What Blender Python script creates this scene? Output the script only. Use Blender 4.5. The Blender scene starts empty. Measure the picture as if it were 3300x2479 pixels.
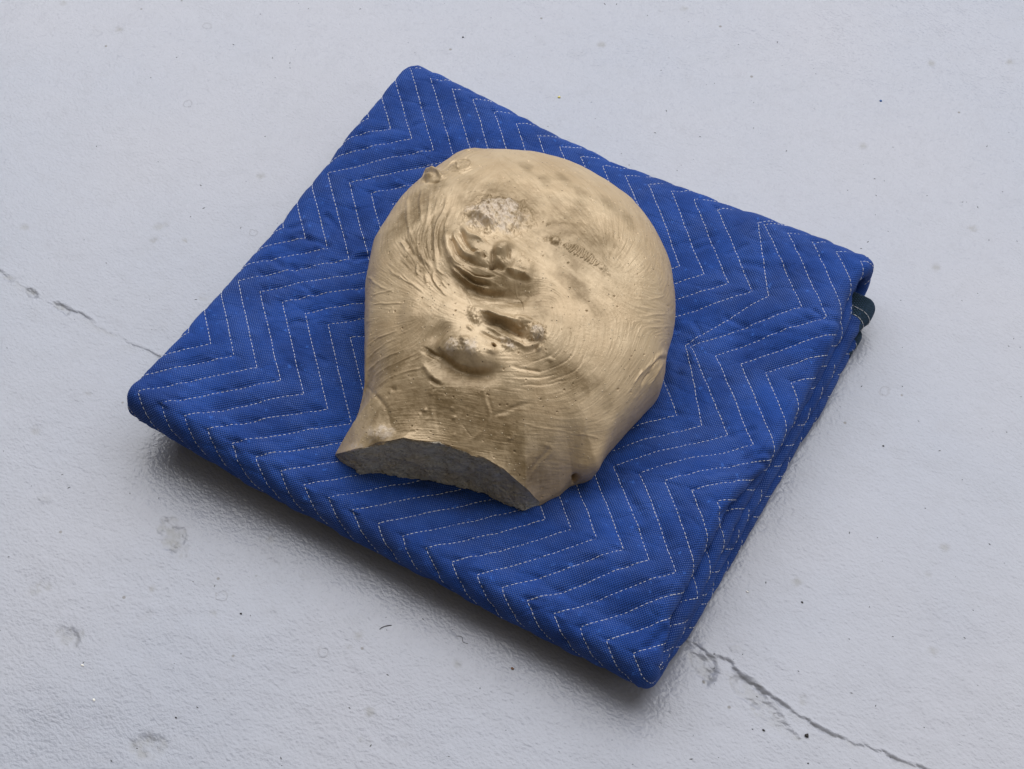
import bpy, math, numpy as np
from mathutils import Matrix, Vector

# ------------------------------------------------------------------ scene, camera, light
U = 0.02                                   # one modelling unit (the quilt's stitch spacing) = 2 cm
OX, OY, HQ = 9.35, -9.10, 2.5              # centre of the folded quilt, its height in units
def W(P):                                  # modelling units -> metres, floor at z = 0
    P = np.asarray(P, float)
    return (P - np.array([OX, OY, -HQ])) * U

scene = bpy.context.scene
cam_d = bpy.data.cameras.new('camera'); cam = bpy.data.objects.new('camera', cam_d)
scene.collection.objects.link(cam); scene.camera = cam
yaw, tilt, roll = 0.49935, 0.60646, 0.02176
cam.matrix_world = (Matrix.Translation(Vector(W((28.701, -45.145, 55.535))))
                    @ Matrix.Rotation(yaw, 4, 'Z') @ Matrix.Rotation(tilt, 4, 'X') @ Matrix.Rotation(roll, 4, 'Z'))
cam_d.sensor_width = 36; cam_d.lens = 65.474
cam_d.clip_start = 0.05; cam_d.clip_end = 60

world = bpy.data.worlds.new('World'); scene.world = world; world.use_nodes = True
bg = world.node_tree.nodes['Background']
bg.inputs[0].default_value = (1.0, 0.87, 0.63, 1); bg.inputs[1].default_value = 0.18

def area(name, loc, target, sx, sy, power, col):
    l = bpy.data.lights.new(name, 'AREA'); l.shape = 'RECTANGLE'; l.size = sx; l.size_y = sy
    l.energy = power; l.color = col
    o = bpy.data.objects.new(name, l); scene.collection.objects.link(o)
    o.location = loc
    o.rotation_euler = (Vector(target) - Vector(loc)).to_track_quat('-Z', 'Y').to_euler()
    return o
# the room's broad luminous ceiling, mostly behind and to the left of the quilt
area('ceiling_panel', (-1.0, 2.2, 3.0), (-0.85, 1.6, 0), 6.6, 4.6, 305, (0.965, 0.975, 1.0))

# unseen fill panel added to the right to lift the quilt's shaded side
area('side_fill_panel', (2.9, 0.1, 1.7), (0.2, 0, 0.05), 2.2, 1.8, 16, (0.97, 0.98, 1.0))

scene.render.engine = 'CYCLES'
scene.view_settings.view_transform = 'Standard'; scene.view_settings.look = 'None'
scene.view_settings.exposure = 0.0; scene.view_settings.gamma = 1.0

# ------------------------------------------------------------------ helpers
rng = np.random.default_rng(7)
def vnoise(x, y, seed=0):
    """smooth lattice noise in -1..1"""
    x = np.asarray(x, float); y = np.asarray(y, float)
    xi = np.floor(x).astype(np.int64); yi = np.floor(y).astype(np.int64)
    fx = x - xi; fy = y - yi
    fx = fx*fx*fx*(fx*(fx*6-15)+10); fy = fy*fy*fy*(fy*(fy*6-15)+10)
    def hsh(a, b):
        h = (a*374761393 + b*668265263 + seed*1442695041) & 0xFFFFFFFF
        h = ((h ^ (h >> 13)) * 1274126177) & 0xFFFFFFFF
        h = (h ^ (h >> 16)) & 0xFFFFFF
        return h / float(0xFFFFFF) * 2 - 1
    a = hsh(xi, yi); b = hsh(xi+1, yi); c = hsh(xi, yi+1); d = hsh(xi+1, yi+1)
    return (a*(1-fx)+b*fx)*(1-fy) + (c*(1-fx)+d*fx)*fy
def fbm(x, y, oct=4, seed=0, gain=.5, lac=2.03):
    s = 0; a = 1; n = 0
    for k in range(oct):
        s = s + a*vnoise(x*lac**k + 17.3*k, y*lac**k - 9.1*k, seed+k*13); n += a; a *= gain
    return s/n
def sstep(a, b, x):
    t = np.clip((x-a)/(b-a), 0, 1); return t*t*(3-2*t)
def grid_faces(nr, nc, wrap=False):
    r = np.arange(nr-1)[:, None]; c = np.arange(nc if wrap else nc-1)[None, :]
    c2 = (c+1) % nc
    return np.stack([r*nc+c, (r+1)*nc+c, (r+1)*nc+c2, r*nc+c2], -1).reshape(-1, 4)
def mesh_obj(name, V, F, mat, parent=None, uv=None, attrs=None, flip=False, smooth=True, origin=(0, 0, 0)):
    """one mesh object from arrays; V in modelling units relative to the origin given in units"""
    V = np.asarray(V, float).reshape(-1, 3); F = np.asarray(F)
    if flip: F = F[:, ::-1]
    me = bpy.data.meshes.new(name)
    k = F.shape[1]
    me.vertices.add(len(V)); me.loops.add(F.size); me.polygons.add(len(F))
    me.vertices.foreach_set('co', (W(V) - np.array(origin)).astype(np.float32).ravel())
    me.loops.foreach_set('vertex_index', F.astype(np.int32).ravel())
    me.polygons.foreach_set('loop_start', np.arange(0, F.size, k, dtype=np.int32))
    if smooth: me.polygons.foreach_set('use_smooth', np.ones(len(F), bool))
    me.update(calc_edges=True)
    if uv is not None:
        l = me.uv_layers.new(name='UVMap')
        l.data.foreach_set('uv', np.asarray(uv, np.float32).reshape(-1, 2)[F.ravel()].ravel())
    for an, av in (attrs or {}).items():
        av = np.asarray(av, np.float32)
        if av.ndim == 1:
            at = me.attributes.new(an, 'FLOAT', 'POINT'); at.data.foreach_set('value', av)
        else:
            at = me.attributes.new(an, 'FLOAT_VECTOR', 'POINT'); at.data.foreach_set('vector', av.ravel())
    me.materials.append(mat); me.validate()
    o = bpy.data.objects.new(name, me); scene.collection.objects.link(o)
    if parent is not None: o.parent = parent
    else: o.location = origin
    return o
def thing(name, label, cat, loc=(0, 0, 0), group=None):
    o = bpy.data.objects.new(name, None); scene.collection.objects.link(o)
    o.empty_display_size = .02; o.location = loc; o['label'] = label; o['category'] = cat
    if group: o['group'] = group
    return o
class NT:
    """tiny node-tree builder"""
    def __init__(s, name):
        s.m = bpy.data.materials.new(name); s.m.use_nodes = True; s.t = s.m.node_tree
        s.b = s.t.nodes['Principled BSDF']; s.out = s.t.nodes['Material Output']
    def n(s, typ, ins=None, **kw):
        nd = s.t.nodes.new(typ)
        for k, v in kw.items(): setattr(nd, k, v)
        for k, v in (ins or {}).items(): s.put(nd.inputs[k], v)
        return nd
    def put(s, sock, v):
        if isinstance(v, bpy.types.NodeSocket): s.t.links.new(v, sock)
        else: sock.default_value = v
    def math(s, op, a, b=None, c=None):
        nd = s.t.nodes.new('ShaderNodeMath'); nd.operation = op
        for i, v in enumerate((a, b, c)):
            if v is not None: s.put(nd.inputs[i], v)
        return nd.outputs[0]
    def mix(s, f, a, b, mode='MIX'):
        nd = s.t.nodes.new('ShaderNodeMix'); nd.data_type = 'RGBA'; nd.blend_type = mode
        s.put(nd.inputs[0], f); s.put(nd.inputs[6], a); s.put(nd.inputs[7], b); return nd.outputs[2]
    def ramp(s, f, lo, hi, a=0., b=1.):
        nd = s.t.nodes.new('ShaderNodeMapRange'); nd.interpolation_type = 'SMOOTHSTEP'
        for i, v in enumerate((f, lo, hi, a, b)): s.put(nd.inputs[i], v)
        return nd.outputs[0]
    def noise(s, vec, scale, detail=3, rough=.5, dist=0.):
        nd = s.n('ShaderNodeTexNoise', {'Scale': scale, 'Detail': detail, 'Roughness': rough, 'Distortion': dist})
        if vec is not None: s.put(nd.inputs['Vector'], vec)
        return nd.outputs['Fac']
    def attr(s, name, out='Fac'):
        return s.n('ShaderNodeAttribute', attribute_name=name).outputs[out]
    def bump(s, h, dist, strength=1., nrm=None):
        nd = s.n('ShaderNodeBump', {'Height': h, 'Distance': dist, 'Strength': strength})
        if nrm is not None: s.put(nd.inputs['Normal'], nrm)
        return nd.outputs[0]
    def setb(s, **kw):
        for k, v in kw.items(): s.put(s.b.inputs[k.replace('_', ' ')], v)
# ------------------------------------------------------------------ materials
def mat_floor():
    t = NT('painted_concrete'); g = t.n('ShaderNodeNewGeometry').outputs['Position']
    big = t.noise(g, 3.2, 3); fine = t.noise(g, 55, 4, .6)
    col = t.mix(t.ramp(big, .3, .7), (.305, .326, .392, 1), (.335, .345, .40, 1))
    col = t.mix(t.math('MULTIPLY', t.ramp(fine, .45, .8), .35), col, (.28, .29, .335, 1))
    # dirt rubbed into dents (carried by the mesh) and small scattered specks
    col = t.mix(t.math('MULTIPLY', t.attr('dirt'), .85), col, (.20, .20, .19, 1))
    v = t.n('ShaderNodeTexVoronoi', {'Vector': g, 'Scale': 42.}, feature='F1')
    sp = t.math('MULTIPLY', t.ramp(v.outputs['Distance'], .03, .075, 1., 0.), t.ramp(t.n('ShaderNodeSeparateColor', {0: v.outputs['Color']}).outputs[0], .72, .75))
    col = t.mix(t.math('MULTIPLY', sp, .75), col, (.12, .11, .095, 1))
    v3 = t.n('ShaderNodeTexVoronoi', {'Vector': t.n('ShaderNodeVectorMath', {0: g, 1: (.31, .17, 0)}, operation='ADD').outputs[0], 'Scale': 25.}, feature='F1')
    sm = t.math('MULTIPLY', t.ramp(t.math('ADD', v3.outputs['Distance'], t.math('MULTIPLY', t.noise(g, 300, 2), .12)), .08, .2, 1., 0.), t.ramp(t.n('ShaderNodeSeparateColor', {0: v3.outputs['Color']}).outputs[1], .55, .6))
    col = t.mix(t.math('MULTIPLY', sm, .6), col, (.215, .215, .215, 1))
    # burst paint bubbles: thin rings
    v2 = t.n('ShaderNodeTexVoronoi', {'Vector': g, 'Scale': 24.}, feature='F1')
    wob = t.math('ADD', v2.outputs['Distance'], t.math('MULTIPLY', t.math('SUBTRACT', t.noise(g, 160, 2), .5), .12))
    sc = t.n('ShaderNodeSeparateColor', {0: v2.outputs['Color']})
    rad = t.math('MULTIPLY_ADD', sc.outputs[1], .1, .05)
    ring = t.ramp(t.math('ABSOLUTE', t.math('SUBTRACT', wob, rad)), .004, .02, 1., 0.)
    ring = t.math('MULTIPLY', ring, t.ramp(sc.outputs[0], .88, .91))
    col = t.mix(t.math('MULTIPLY', ring, .28), col, (.22, .22, .23, 1))
    h1 = t.noise(t.n('ShaderNodeMapping', {'Vector': g, 'Rotation': (0, 0, .5), 'Scale': (1, 1.4, 1)}).outputs[0], 330, 3, .5)
    h2 = t.noise(g, 620, 2, .5)
    nb = t.bump(h1, .00125, .5); nb = t.bump(h2, .0002, .4, nb); nb = t.bump(t.noise(g, 90, 2, .5), .0013, .35, nb); nb = t.bump(ring, -.0003, .5, nb)
    t.setb(Base_Color=col, Roughness=t.math('MULTIPLY_ADD', fine, .10, .09), Normal=nb)
    t.b.inputs['Specular IOR Level'].default_value = .55
    return t.m
def mat_fabric(name, c0, c1, dots):
    t = NT(name); uv = t.n('ShaderNodeTexCoord').outputs['UV']
    g = t.n('ShaderNodeNewGeometry').outputs['Position']
    r = t.n('ShaderNodeMapping', {'Vector': uv, 'Rotation': (0, 0, math.radians(45))}).outputs[0]
    sx = t.n('ShaderNodeSeparateXYZ', {0: r})
    k = 2*math.pi/.072
    w = t.math('ADD', t.math('SINE', t.math('MULTIPLY', sx.outputs[0], k)), t.math('SINE', t.math('MULTIPLY', sx.outputs[1], k)))
    wear = t.ramp(t.noise(uv, .55, 4, .6), .35, .65, .25, 1.)
    dot = t.math('MULTIPLY', t.ramp(w, .5, 1.5), t.math('MULTIPLY', wear, dots))
    blot = t.noise(uv, .45, 6, .62); fib = t.noise(uv, 26, 3, .7)
    col = t.mix(t.ramp(blot, .3, .7), c0, c1)
    col = t.mix(t.math('MULTIPLY', t.ramp(fib, .3, .75), .45), col, tuple(.55*x for x in c0[:3])+(1,))
    fl = t.ramp(t.noise(uv, 3.6, 2, .5), .66, .74)
    col = t.mix(t.math('MULTIPLY', fl, .35), col, (.05, .17, .62, 1))
    col = t.mix(dot, col, (.16, .24, .50, 1))
    hb = t.noise(uv, 30, 3, .6)
    nb = t.bump(hb, .0008, .5); nb = t.bump(w, .00035, .45, nb)
    t.setb(Base_Color=col, Roughness=.88, Normal=nb)
    t.b.inputs['Sheen Weight'].default_value = .12; t.b.inputs['Sheen Roughness'].default_value = .5
    t.b.inputs['Sheen Tint'].default_value = (.35, .5, 1, 1)
    t.b.inputs['Specular IOR Level'].default_value = .2
    return t.m
def mat_cast():
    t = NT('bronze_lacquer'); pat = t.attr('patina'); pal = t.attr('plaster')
    g = t.n('ShaderNodeTexCoord').outputs['Object']
    strk = t.attr('streak')
    col = t.mix(t.ramp(t.noise(g, 28, 5, .6), .3, .72), (.54, .418, .272, 1), (.465, .345, .212, 1))
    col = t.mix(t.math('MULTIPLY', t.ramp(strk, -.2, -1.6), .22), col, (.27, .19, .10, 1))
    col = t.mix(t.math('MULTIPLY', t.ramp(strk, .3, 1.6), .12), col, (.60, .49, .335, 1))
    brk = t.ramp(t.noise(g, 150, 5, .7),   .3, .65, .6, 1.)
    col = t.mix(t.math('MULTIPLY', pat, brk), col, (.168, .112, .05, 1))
    pale = t.math('MULTIPLY', pal, t.ramp(t.noise(g, 260, 4, .7), .35, .6))
    col = t.mix(pale, col, (.52, .43, .34, 1))
    # pinholes and grains of grit in the lacquer
    v = t.n('ShaderNodeTexVoronoi', {'Vector': g, 'Scale': 420.}, feature='F1')
    vr = t.n('ShaderNodeSeparateColor', {0: v.outputs['Color']})
    d = v.outputs['Distance']
    hole = t.math('MULTIPLY', t.ramp(d, .12, .22, 1., 0.), t.ramp(vr.outputs[0], .93, .95))
    grit = t.math('MULTIPLY', t.ramp(d, .12, .28, 1., 0.), t.ramp(vr.outputs[1], .86, .9))
    col = t.mix(t.math('MULTIPLY', hole, .9), col, (.035, .022, .01, 1))
    col = t.mix(t.math('MULTIPLY', grit, .55), col, (.66, .56, .40, 1))
    hh = t.noise(g, 520, 4, .65)
    nb = t.bump(hh, .0006, .5); nb = t.bump(t.math('SUBTRACT', grit, hole), .0005, .7, nb)
    t.setb(Base_Color=col, Metallic=t.math('MULTIPLY_ADD', pal, -.25, .28), Roughness=t.math('MULTIPLY_ADD', hh, .2, .36), Normal=nb)
    t.b.inputs['Specular IOR Level'].default_value = .5
    return t.m
def mat_cut():
    t = NT('raw_cement'); g = t.n('ShaderNodeTexCoord').outputs['Object']
    a = t.noise(g, 60, 5, .65); b = t.noise(g, 330, 5, .7)
    col = t.mix(t.ramp(a, .35, .65), (.60, .59, .565, 1), (.58, .52, .43, 1))
    col = t.mix(t.ramp(t.attr('rim'), .0, 1.), col, (.42, .33, .20, 1))
    col = t.mix(t.math('MULTIPLY', t.ramp(b, .5, .7), .7), col, (.60, .565, .51, 1))
    col = t.mix(t.math('MULTIPLY', t.ramp(b, .45, .3), .7), col, (.10, .088, .07, 1))
    c2 = t.noise(t.n('ShaderNodeMapping', {'Vector': g, 'Scale': (1, 1, 2.6)}).outputs[0], 120, 6, .75)
    nb = t.bump(c2, .006, 1.); nb = t.bump(b, .0025, 1., nb)
    col = t.mix(t.math('MULTIPLY', t.ramp(c2, .5, .3), .55), col, (.13, .115, .095, 1))
    t.setb(Base_Color=col, Roughness=.8, Normal=nb)
    t.b.inputs['Specular IOR Level'].default_value = .35
    return t.m
def mat_plain(name, col, rough=.7):
    t = NT(name); g = t.n('ShaderNodeTexCoord').outputs['Object']
    c = t.mix(t.noise(g, 400, 3), tuple(.8*x for x in col)+(1,), tuple(min(1, 1.15*x) for x in col)+(1,))
    t.setb(Base_Color=c, Roughness=rough); return t.m
M_floor = mat_floor()
M_blue = mat_fabric('blue_nonwoven', (.006, .034, .185, 1), (.0115, .060, .30, 1), .5)
M_teal = mat_fabric('teal_binding', (.006, .020, .030, 1), (.009, .028, .040, 1), .35)
M_thread = mat_plain('white_thread', (.74, .75, .79), .8)
M_cast = mat_cast(); M_cut = mat_cut()
M_grit = mat_plain('black_grit', (.012, .010, .008), .6); M_white = mat_plain('white_fleck', (.85, .84, .80), .5)
M_yellow = mat_plain('yellow_crumb', (.75, .65, .18), .7); M_bluebit = mat_plain('blue_lint', (.03, .10, .30), .8)
M_rust = mat_plain('rust_crumb', (.20, .09, .04), .8)

# ------------------------------------------------------------------ floor
CRACK = [(-30,-15.2),(-10.7,-15.25),(-9.83,-15.33),(-8.97,-15.41),(-8.33,-15.51),(-7.95,-15.42),(-6.93,-15.28),(-5.94,-15.42),(-5.03,-15.46),(-4.03,-15.47),(-3.16,-15.47),(-2.27,-15.45),(20.31,-16.16),(20.87,-16.23),(21.64,-16.15),(22.21,-16.43),(23.75,-16.73),(24.48,-16.81),(24.99,-16.81),(25.87,-16.88),(26.65,-16.72),(27.44,-16.59),(28.26,-16.56),(29.1,-16.39),(40,-16.5)]
DENTS = [  # x, y, rx, ry, angle, depth, dirt
 (2.23,-21.65,.42,.78,1.0,-.10,.8),(1.44,-26.7,.42,.36,.3,-.09,.8),(6.19,-28.64,.55,.42,.6,-.09,.8),(-.64,-25.69,.42,.22,.9,-.05,.75),
 (-4.84,-20.48,.2,.17,0,-.04,.6),(-2.74,-22.59,.28,.24,.4,.05,.25),(-5.33,-10.28,.12,.09,0,-.04,1.),(-6.63,-10.2,.34,.16,.9,-.05,.6),
 (-6.45,-10.93,.22,.13,.8,-.04,.7),(-11.32,-12.93,.2,.16,.4,-.04,.6),(-1.91,-9.1,.24,.2,0,.05,.35),(-3.09,-12.2,.24,.2,.3,-.04,.6),
 (-2.33,-7.14,.22,.18,0,.04,.35),(21.61,-15.55,.24,.14,.5,.05,.3),(24.44,-16.18,.13,.22,.2,-.04,.6),(22.7,-16.75,.75,.36,-.25,-.13,.5),
 (20.95,-16.7,.55,.36,-.3,-.12,.5),(23.9,-17.35,.9,.34,-.3,-.09,.35),(21.3,-17.0,.18,.35,.2,-.12,.5),(-8.97,-15.45,.3,.16,-.3,-.09,.8),
 (-7.5,-15.45,.42,.14,-.15,-.1,.9),(-10.2,-15.3,.3,.14,.1,-.05,.6),(7.2,-20.6,.2,.12,.4,.04,.2),(12.3,-24.9,.2,.16,.4,-.03,.6),(5.2,-23.5,.16,.13,.2,-.03,.6),
 (-4.2,-18.2,.18,.12,.4,-.03,.5),(26.3,-9.5,.15,.11,.2,-.03,.7),(13.6,-20.9,.16,.14,.2,-.03,.6),(3.3,-24.6,.13,.2,.2,-.03,.7)]
def floor_height(x, y):
    z = .010*fbm(x/.62, y/.46, 3, 3) + .0035*fbm(x*5.2+.6*y, y*6.6, 2, 11) + .05*fbm(x/3.1, y/3.1, 2, 5)
    dirt = np.zeros_like(z)
    m = sstep(.42, .72, fbm(x/1.2, y/.9, 3, 21)); z = z + .02*m*fbm(x*3, y*3, 2, 23)
    for (cx, cy, rx, ry, a, d, k) in DENTS:
        sel = (np.abs(x-cx) < 2.2) & (np.abs(y-cy) < 2.2)
        xx = x[sel]-cx; yy = y[sel]-cy
        ca, sa = math.cos(a), math.sin(a)
        e = np.hypot((xx*ca+yy*sa)/rx, (-xx*sa+yy*ca)/ry) + .42*fbm(xx*5+cx, yy*5, 3, 31)
        f = sstep(1.3, .55, e)
        z[sel] += (.4 if abs(d) < .085 else .6)*d*f*(1+.6*fbm(xx*6+cx, yy*6, 3, 35))
        dirt[sel] = np.maximum(dirt[sel], .5*np.exp(-((e-1.0)/.10)**2)*(abs(d) > .085)*sstep(-.3, .3, fbm(xx*3, yy*3, 2, 39)))
        dirt[sel] = np.maximum(dirt[sel], .8*k*f*(.15+.85*sstep(-.4, .35, fbm(xx*5, yy*5+cy, 4, 33))))
    cy = np.interp(x, [p[0] for p in CRACK], [p[1] for p in CRACK]) + .12*fbm(x*2.1, x*0+.5, 4, 41) + .06*fbm(x*8, x*0, 3, 42)
    wd = .042 + .05*vnoise(x*2.6, x*0+3, 43)
    wd = np.clip(wd, .012, .1)
    dy = y-cy
    g = np.exp(-(dy/wd)**2)
    lip = np.where(dy < 0, np.exp(dy/.28), 0)*(.05+.05*fbm(x*1.6, y*3, 3, 44))
    brk = sstep(-.45, .2, fbm(x*.9+2, x*0+7, 3, 48))                 # the crack is bridged by paint here and there
    brk = brk*np.where(x > 15, 1., .55)
    z = z - (.06+.03*vnoise(x*.9, x*0, 45))*g*brk + .02*np.exp(-((dy-.11)/.07)**2)*brk - lip*.8*np.where(x > 15, 1., .3)
    dirt = np.maximum(dirt, np.exp(-(dy/(wd*1.1))**2)*(.32+.22*vnoise(x*2.7, x*0, 46))*brk)
    dirt = np.maximum(dirt, np.where(dy < 0, np.exp(dy/.2), 0)*.35*sstep(-.2, .4, fbm(x*3, y*4, 3, 47)))
    return z, np.clip(dirt, 0, 1)
def axis(a, b, step, far):
    n = int((b-a)/step)+1
    inner = np.linspace(a, b, n)
    k = np.array([1, 3, 8, 20, 50, 110, 170.])
    return np.r_[(a-k)[::-1], inner, b+k]
xs = axis(-21, 33, .085, 1)
ys = np.r_[axis(-33, -17.6, .085, 1)[:-7], np.linspace(-17.55, -14.9, 112), np.linspace(-14.82, 20.5, 414), 20.5+np.array([1, 3, 8, 20, 50, 110, 170.])]
gx, gy = np.meshgrid(xs, ys)
fz, fd = floor_height(gx.ravel(), gy.ravel())
fl = mesh_obj('floor', np.stack([gx.ravel(), gy.ravel(), fz-HQ-.02], -1), grid_faces(len(ys), len(xs)), M_floor, attrs={'dirt': fd}, flip=True)
fl['kind'] = 'structure'
def floor_z(x, y): return float(floor_height(np.array([x*1.]), np.array([y*1.]))[0][0]) - HQ - .02
# ------------------------------------------------------------------ folded quilt
PZ, HZ = 3.0996, 2.9788                         # half period and reach of the zigzag, in stitch spacings
ZPTS = np.array([(0.0,18.6,0.35),(1.0,18.6,0.33),(2.0,18.6,0.21),(3.0,18.6,0.13),(4.0,18.6,0.02),(5.0,18.6,-0.15),(6.0,18.6,-0.3),(7.0,18.6,-0.31),(8.0,18.6,-0.37),(9.0,18.6,-0.37),(10.0,18.6,-0.35),(11.0,18.6,-0.37),(12.0,18.6,-0.4),(13.0,18.6,-0.39),(14.0,18.6,-0.4),(15.0,18.6,-0.44),(16.0,18.6,-0.42),(17.0,18.6,-0.43),(18.0,18.6,-0.36),(-0.02,15.5,0.42),(0.98,15.5,0.38),(1.98,15.5,0.31),(2.98,15.5,0.17),(3.98,15.5,0.09),(4.98,15.5,-0.07),(5.98,15.5,-0.34),(13.98,15.5,-0.39),(14.98,15.5,-0.11),(15.98,15.5,0.11),(16.98,15.5,0.31),(17.98,15.5,0.47),(18.98,15.5,0.4),(0.0,12.4,0.05),(1.0,12.4,0.07),(2.0,12.4,0.06),(3.0,12.4,0.01),(4.0,12.4,-0.19),(15.0,12.4,-0.55),(16.0,12.4,0.03),(17.0,12.4,0.4),(18.0,12.4,0.64),(19.0,12.4,0.67),(-0.02,9.3,-0.12),(0.98,9.3,-0.11),(1.98,9.3,-0.29),(15.98,9.3,-0.34),(16.98,9.3,-0.36),(17.98,9.3,-0.24),(18.98,9.3,0.22),(0.0,6.2,0.05),(1.0,6.2,0.04),(2.0,6.2,-0.13),(15.0,6.2,-0.46),(16.0,6.2,-0.35),(17.0,6.2,-0.24),(18.0,6.2,-0.0),(19.0,6.2,0.12),(-0.02,3.1,0.34),(0.98,3.1,0.18),(1.98,3.1,-0.04),(12.98,3.1,-0.45),(13.98,3.1,-0.22),(14.98,3.1,-0.02),(15.98,3.1,0.17),(17.98,3.1,0.41),(18.98,3.1,0.49),(0.0,0.0,0.48),(1.0,0.0,0.37),(2.0,0.0,0.16),(3.0,0.0,0.05),(4.0,0.0,-0.12),(5.0,0.0,-0.28),(6.0,0.0,-0.43),(7.0,0.0,-0.4),(8.0,0.0,-0.46),(9.0,0.0,-0.49),(10.0,0.0,-0.35),(11.0,0.0,-0.23),(12.0,0.0,-0.17),(13.0,0.0,-0.03),(15.0,0.0,0.15),(16.0,0.0,0.33),(17.0,0.0,0.41),(18.0,0.0,0.48)])                      # how far the top lies above or below its mean plane
ZPTS = np.r_[ZPTS, [(x, y, -.62) for x in (6., 8., 10., 12., 13.5) for y in (5., 7.5, 10., 12.5, 15.)]]
def zfield_raw(u, v):
    d2 = (u[..., None]-ZPTS[:, 0])**2 + (v[..., None]-ZPTS[:, 1])**2
    w = np.exp(-d2/(2*1.15**2)) + 1e-3*np.exp(-d2/(2*4.**2)) + 1e-9
    return (w*ZPTS[:, 2]).sum(-1)/w.sum(-1)
_zu = np.linspace(-3, 22, 126); _zv = np.linspace(-3, 22, 126)
_ZG = zfield_raw(*np.meshgrid(_zu, _zv))
_ZG += np.clip(np.minimum(_zv[:, None]-17.8, 9), 0, 1.2)*.25      # the roll itself accounts for the drop there
def bil(G, x0, y0, st, x, y):
    fx = np.clip((x-x0)/st, 0, G.shape[1]-1.001); fy = np.clip((y-y0)/st, 0, G.shape[0]-1.001)
    i = fx.astype(int); j = fy.astype(int); a = fx-i; b = fy-j
    return (G[j, i]*(1-a)+G[j, i+1]*a)*(1-b) + (G[j+1, i]*(1-a)+G[j+1, i+1]*a)*b
def zfield(u, v): return bil(_ZG, -3, -3, .2, u, v)
def tri(t):
    q = (t/PZ) % 2.0
    return np.where(q < 1, q, 2-q)
LINE14 = np.array([.72, -.34, .76, 0, 0, 0, 0, 0])      # one row was sewn astray
def off14(t): return np.interp(t/PZ, np.arange(8), LINE14)
def line_s(i, t):
    return i + HZ*tri(t) + (off14(t) if i == 14 else 0)
def seam_dist(s, t):
    """distance to the nearest line of stitching, in spacings"""
    w = s - HZ*tri(t); o = 14+off14(t)
    r = np.round(w); d = np.where(r == 14, 9., np.abs(w-r))
    n1 = np.where(r == 14, np.minimum(np.abs(w-13), np.abs(w-15)), 9.)
    return np.minimum(np.minimum(d, n1), np.abs(w-o))
CREASES = [([(13.98,5.67),(14.5,5.95),(14.91,6.12)],0.13,-0.2),([(14.25,6.34),(14.74,6.55),(15.15,7.05)],0.14,-0.22),([(14.45,6.8),(14.88,7.21),(15.17,7.6)],0.1,-0.12),([(15.62,4.55),(15.98,4.63),(16.51,4.66)],0.07,-0.07),([(15.08,2.09),(15.81,1.97)],0.08,-0.07),([(14.4,1.91),(14.84,1.3)],0.06,-0.06),([(13.22,2.07),(13.6,1.76)],0.07,-0.07),([(14.26,5.84),(14.72,5.99)],0.08,0.09),([(18.53,3.11),(19.08,3.21),(19.48,2.97)],0.09,-0.08),([(14.68,5.26),(15.07,5.53)],0.06,-0.06),([(0.1,9.27),(0.59,9.25),(0.95,9.21)],0.07,-0.11),([(0.13,8.0),(0.69,8.21),(1.28,8.58)],0.07,-0.1),([(-0.61,10.87),(-0.05,10.97)],0.09,-0.1),([(0.36,10.74),(0.82,10.9)],0.07,-0.09),([(2.19,9.24),(2.48,8.81)],0.06,-0.12),([(2.15,9.06),(2.49,8.71)],0.06,-0.1),([(1.87,13.12),(2.06,12.89),(2.28,12.8)],0.07,-0.07),([(2.81,12.57),(3.41,12.97)],0.07,-0.07),([(1.22,11.4),(1.82,11.47)],0.07,-0.06),([(3.57,13.85),(3.88,13.91)],0.07,-0.06),([(-0.72,9.21),(-0.49,8.81)],0.08,-0.07),([(16.15,13.47),(16.65,13.84),(17.08,14.09)],0.1,-0.06),([(16.47,13.72),(17.05,14.25)],0.09,-0.03),([(19.29,18.25),(19.49,17.74),(19.61,17.4)],0.09,-0.1),([(19.37,12.77),(19.51,12.33),(19.68,11.94)],0.08,-0.1),([(19.3,10.39),(19.45,9.93),(19.71,9.71)],0.08,-0.09),([(18.08,9.37),(18.38,8.96),(18.64,8.73)],0.08,-0.09),([(19.01,10.04),(19.33,9.55),(19.69,9.27)],0.08,-0.08),([(18.27,11.51),(18.63,11.01)],0.08,-0.08),([(-0.24,9.29),(0.37,9.46)],0.08,-0.09),([(2.96,0.03),(3.39,0.27)],0.07,-0.06),([(0.73,2.51),(0.96,2.18)],0.07,-0.06),([(11.23,16.32),(12.03,16.08)],0.1,-0.06),([(7.37,17.3),(8.35,16.81),(9.36,16.37)],0.12,-0.06)]
def crease_map():
    st = .04; n = int(26/st)+1; a = -3+np.arange(n)*st
    G = np.zeros((n, n)); X, Y = np.meshgrid(a, a)
    for pts, w, h in CREASES:
        p = np.array(pts); lo = p.min(0)-.5; hi = p.max(0)+.5
        i0, j0 = ((lo+3)/st).astype(int); i1, j1 = ((hi+3)/st).astype(int)+2
        x = X[j0:j1, i0:i1]; y = Y[j0:j1, i0:i1]; best = np.full(x.shape, 9.)
        for b, c in zip(p[:-1], p[1:]):
            d = c-b; t = np.clip(((x-b[0])*d[0]+(y-b[1])*d[1])/(d@d), 0, 1)
            best = np.minimum(best, np.hypot(x-b[0]-t*d[0], y-b[1]-t*d[1])+.25*w*vnoise(x*3, y*3, 8))
        w = 1.5*w; h = .75*h
        G[j0:j1, i0:i1] += h*(np.exp(-(best/w)**2)-.35*np.exp(-((best-2*w)/w)**2))
    return G
_CG = crease_map()
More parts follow.
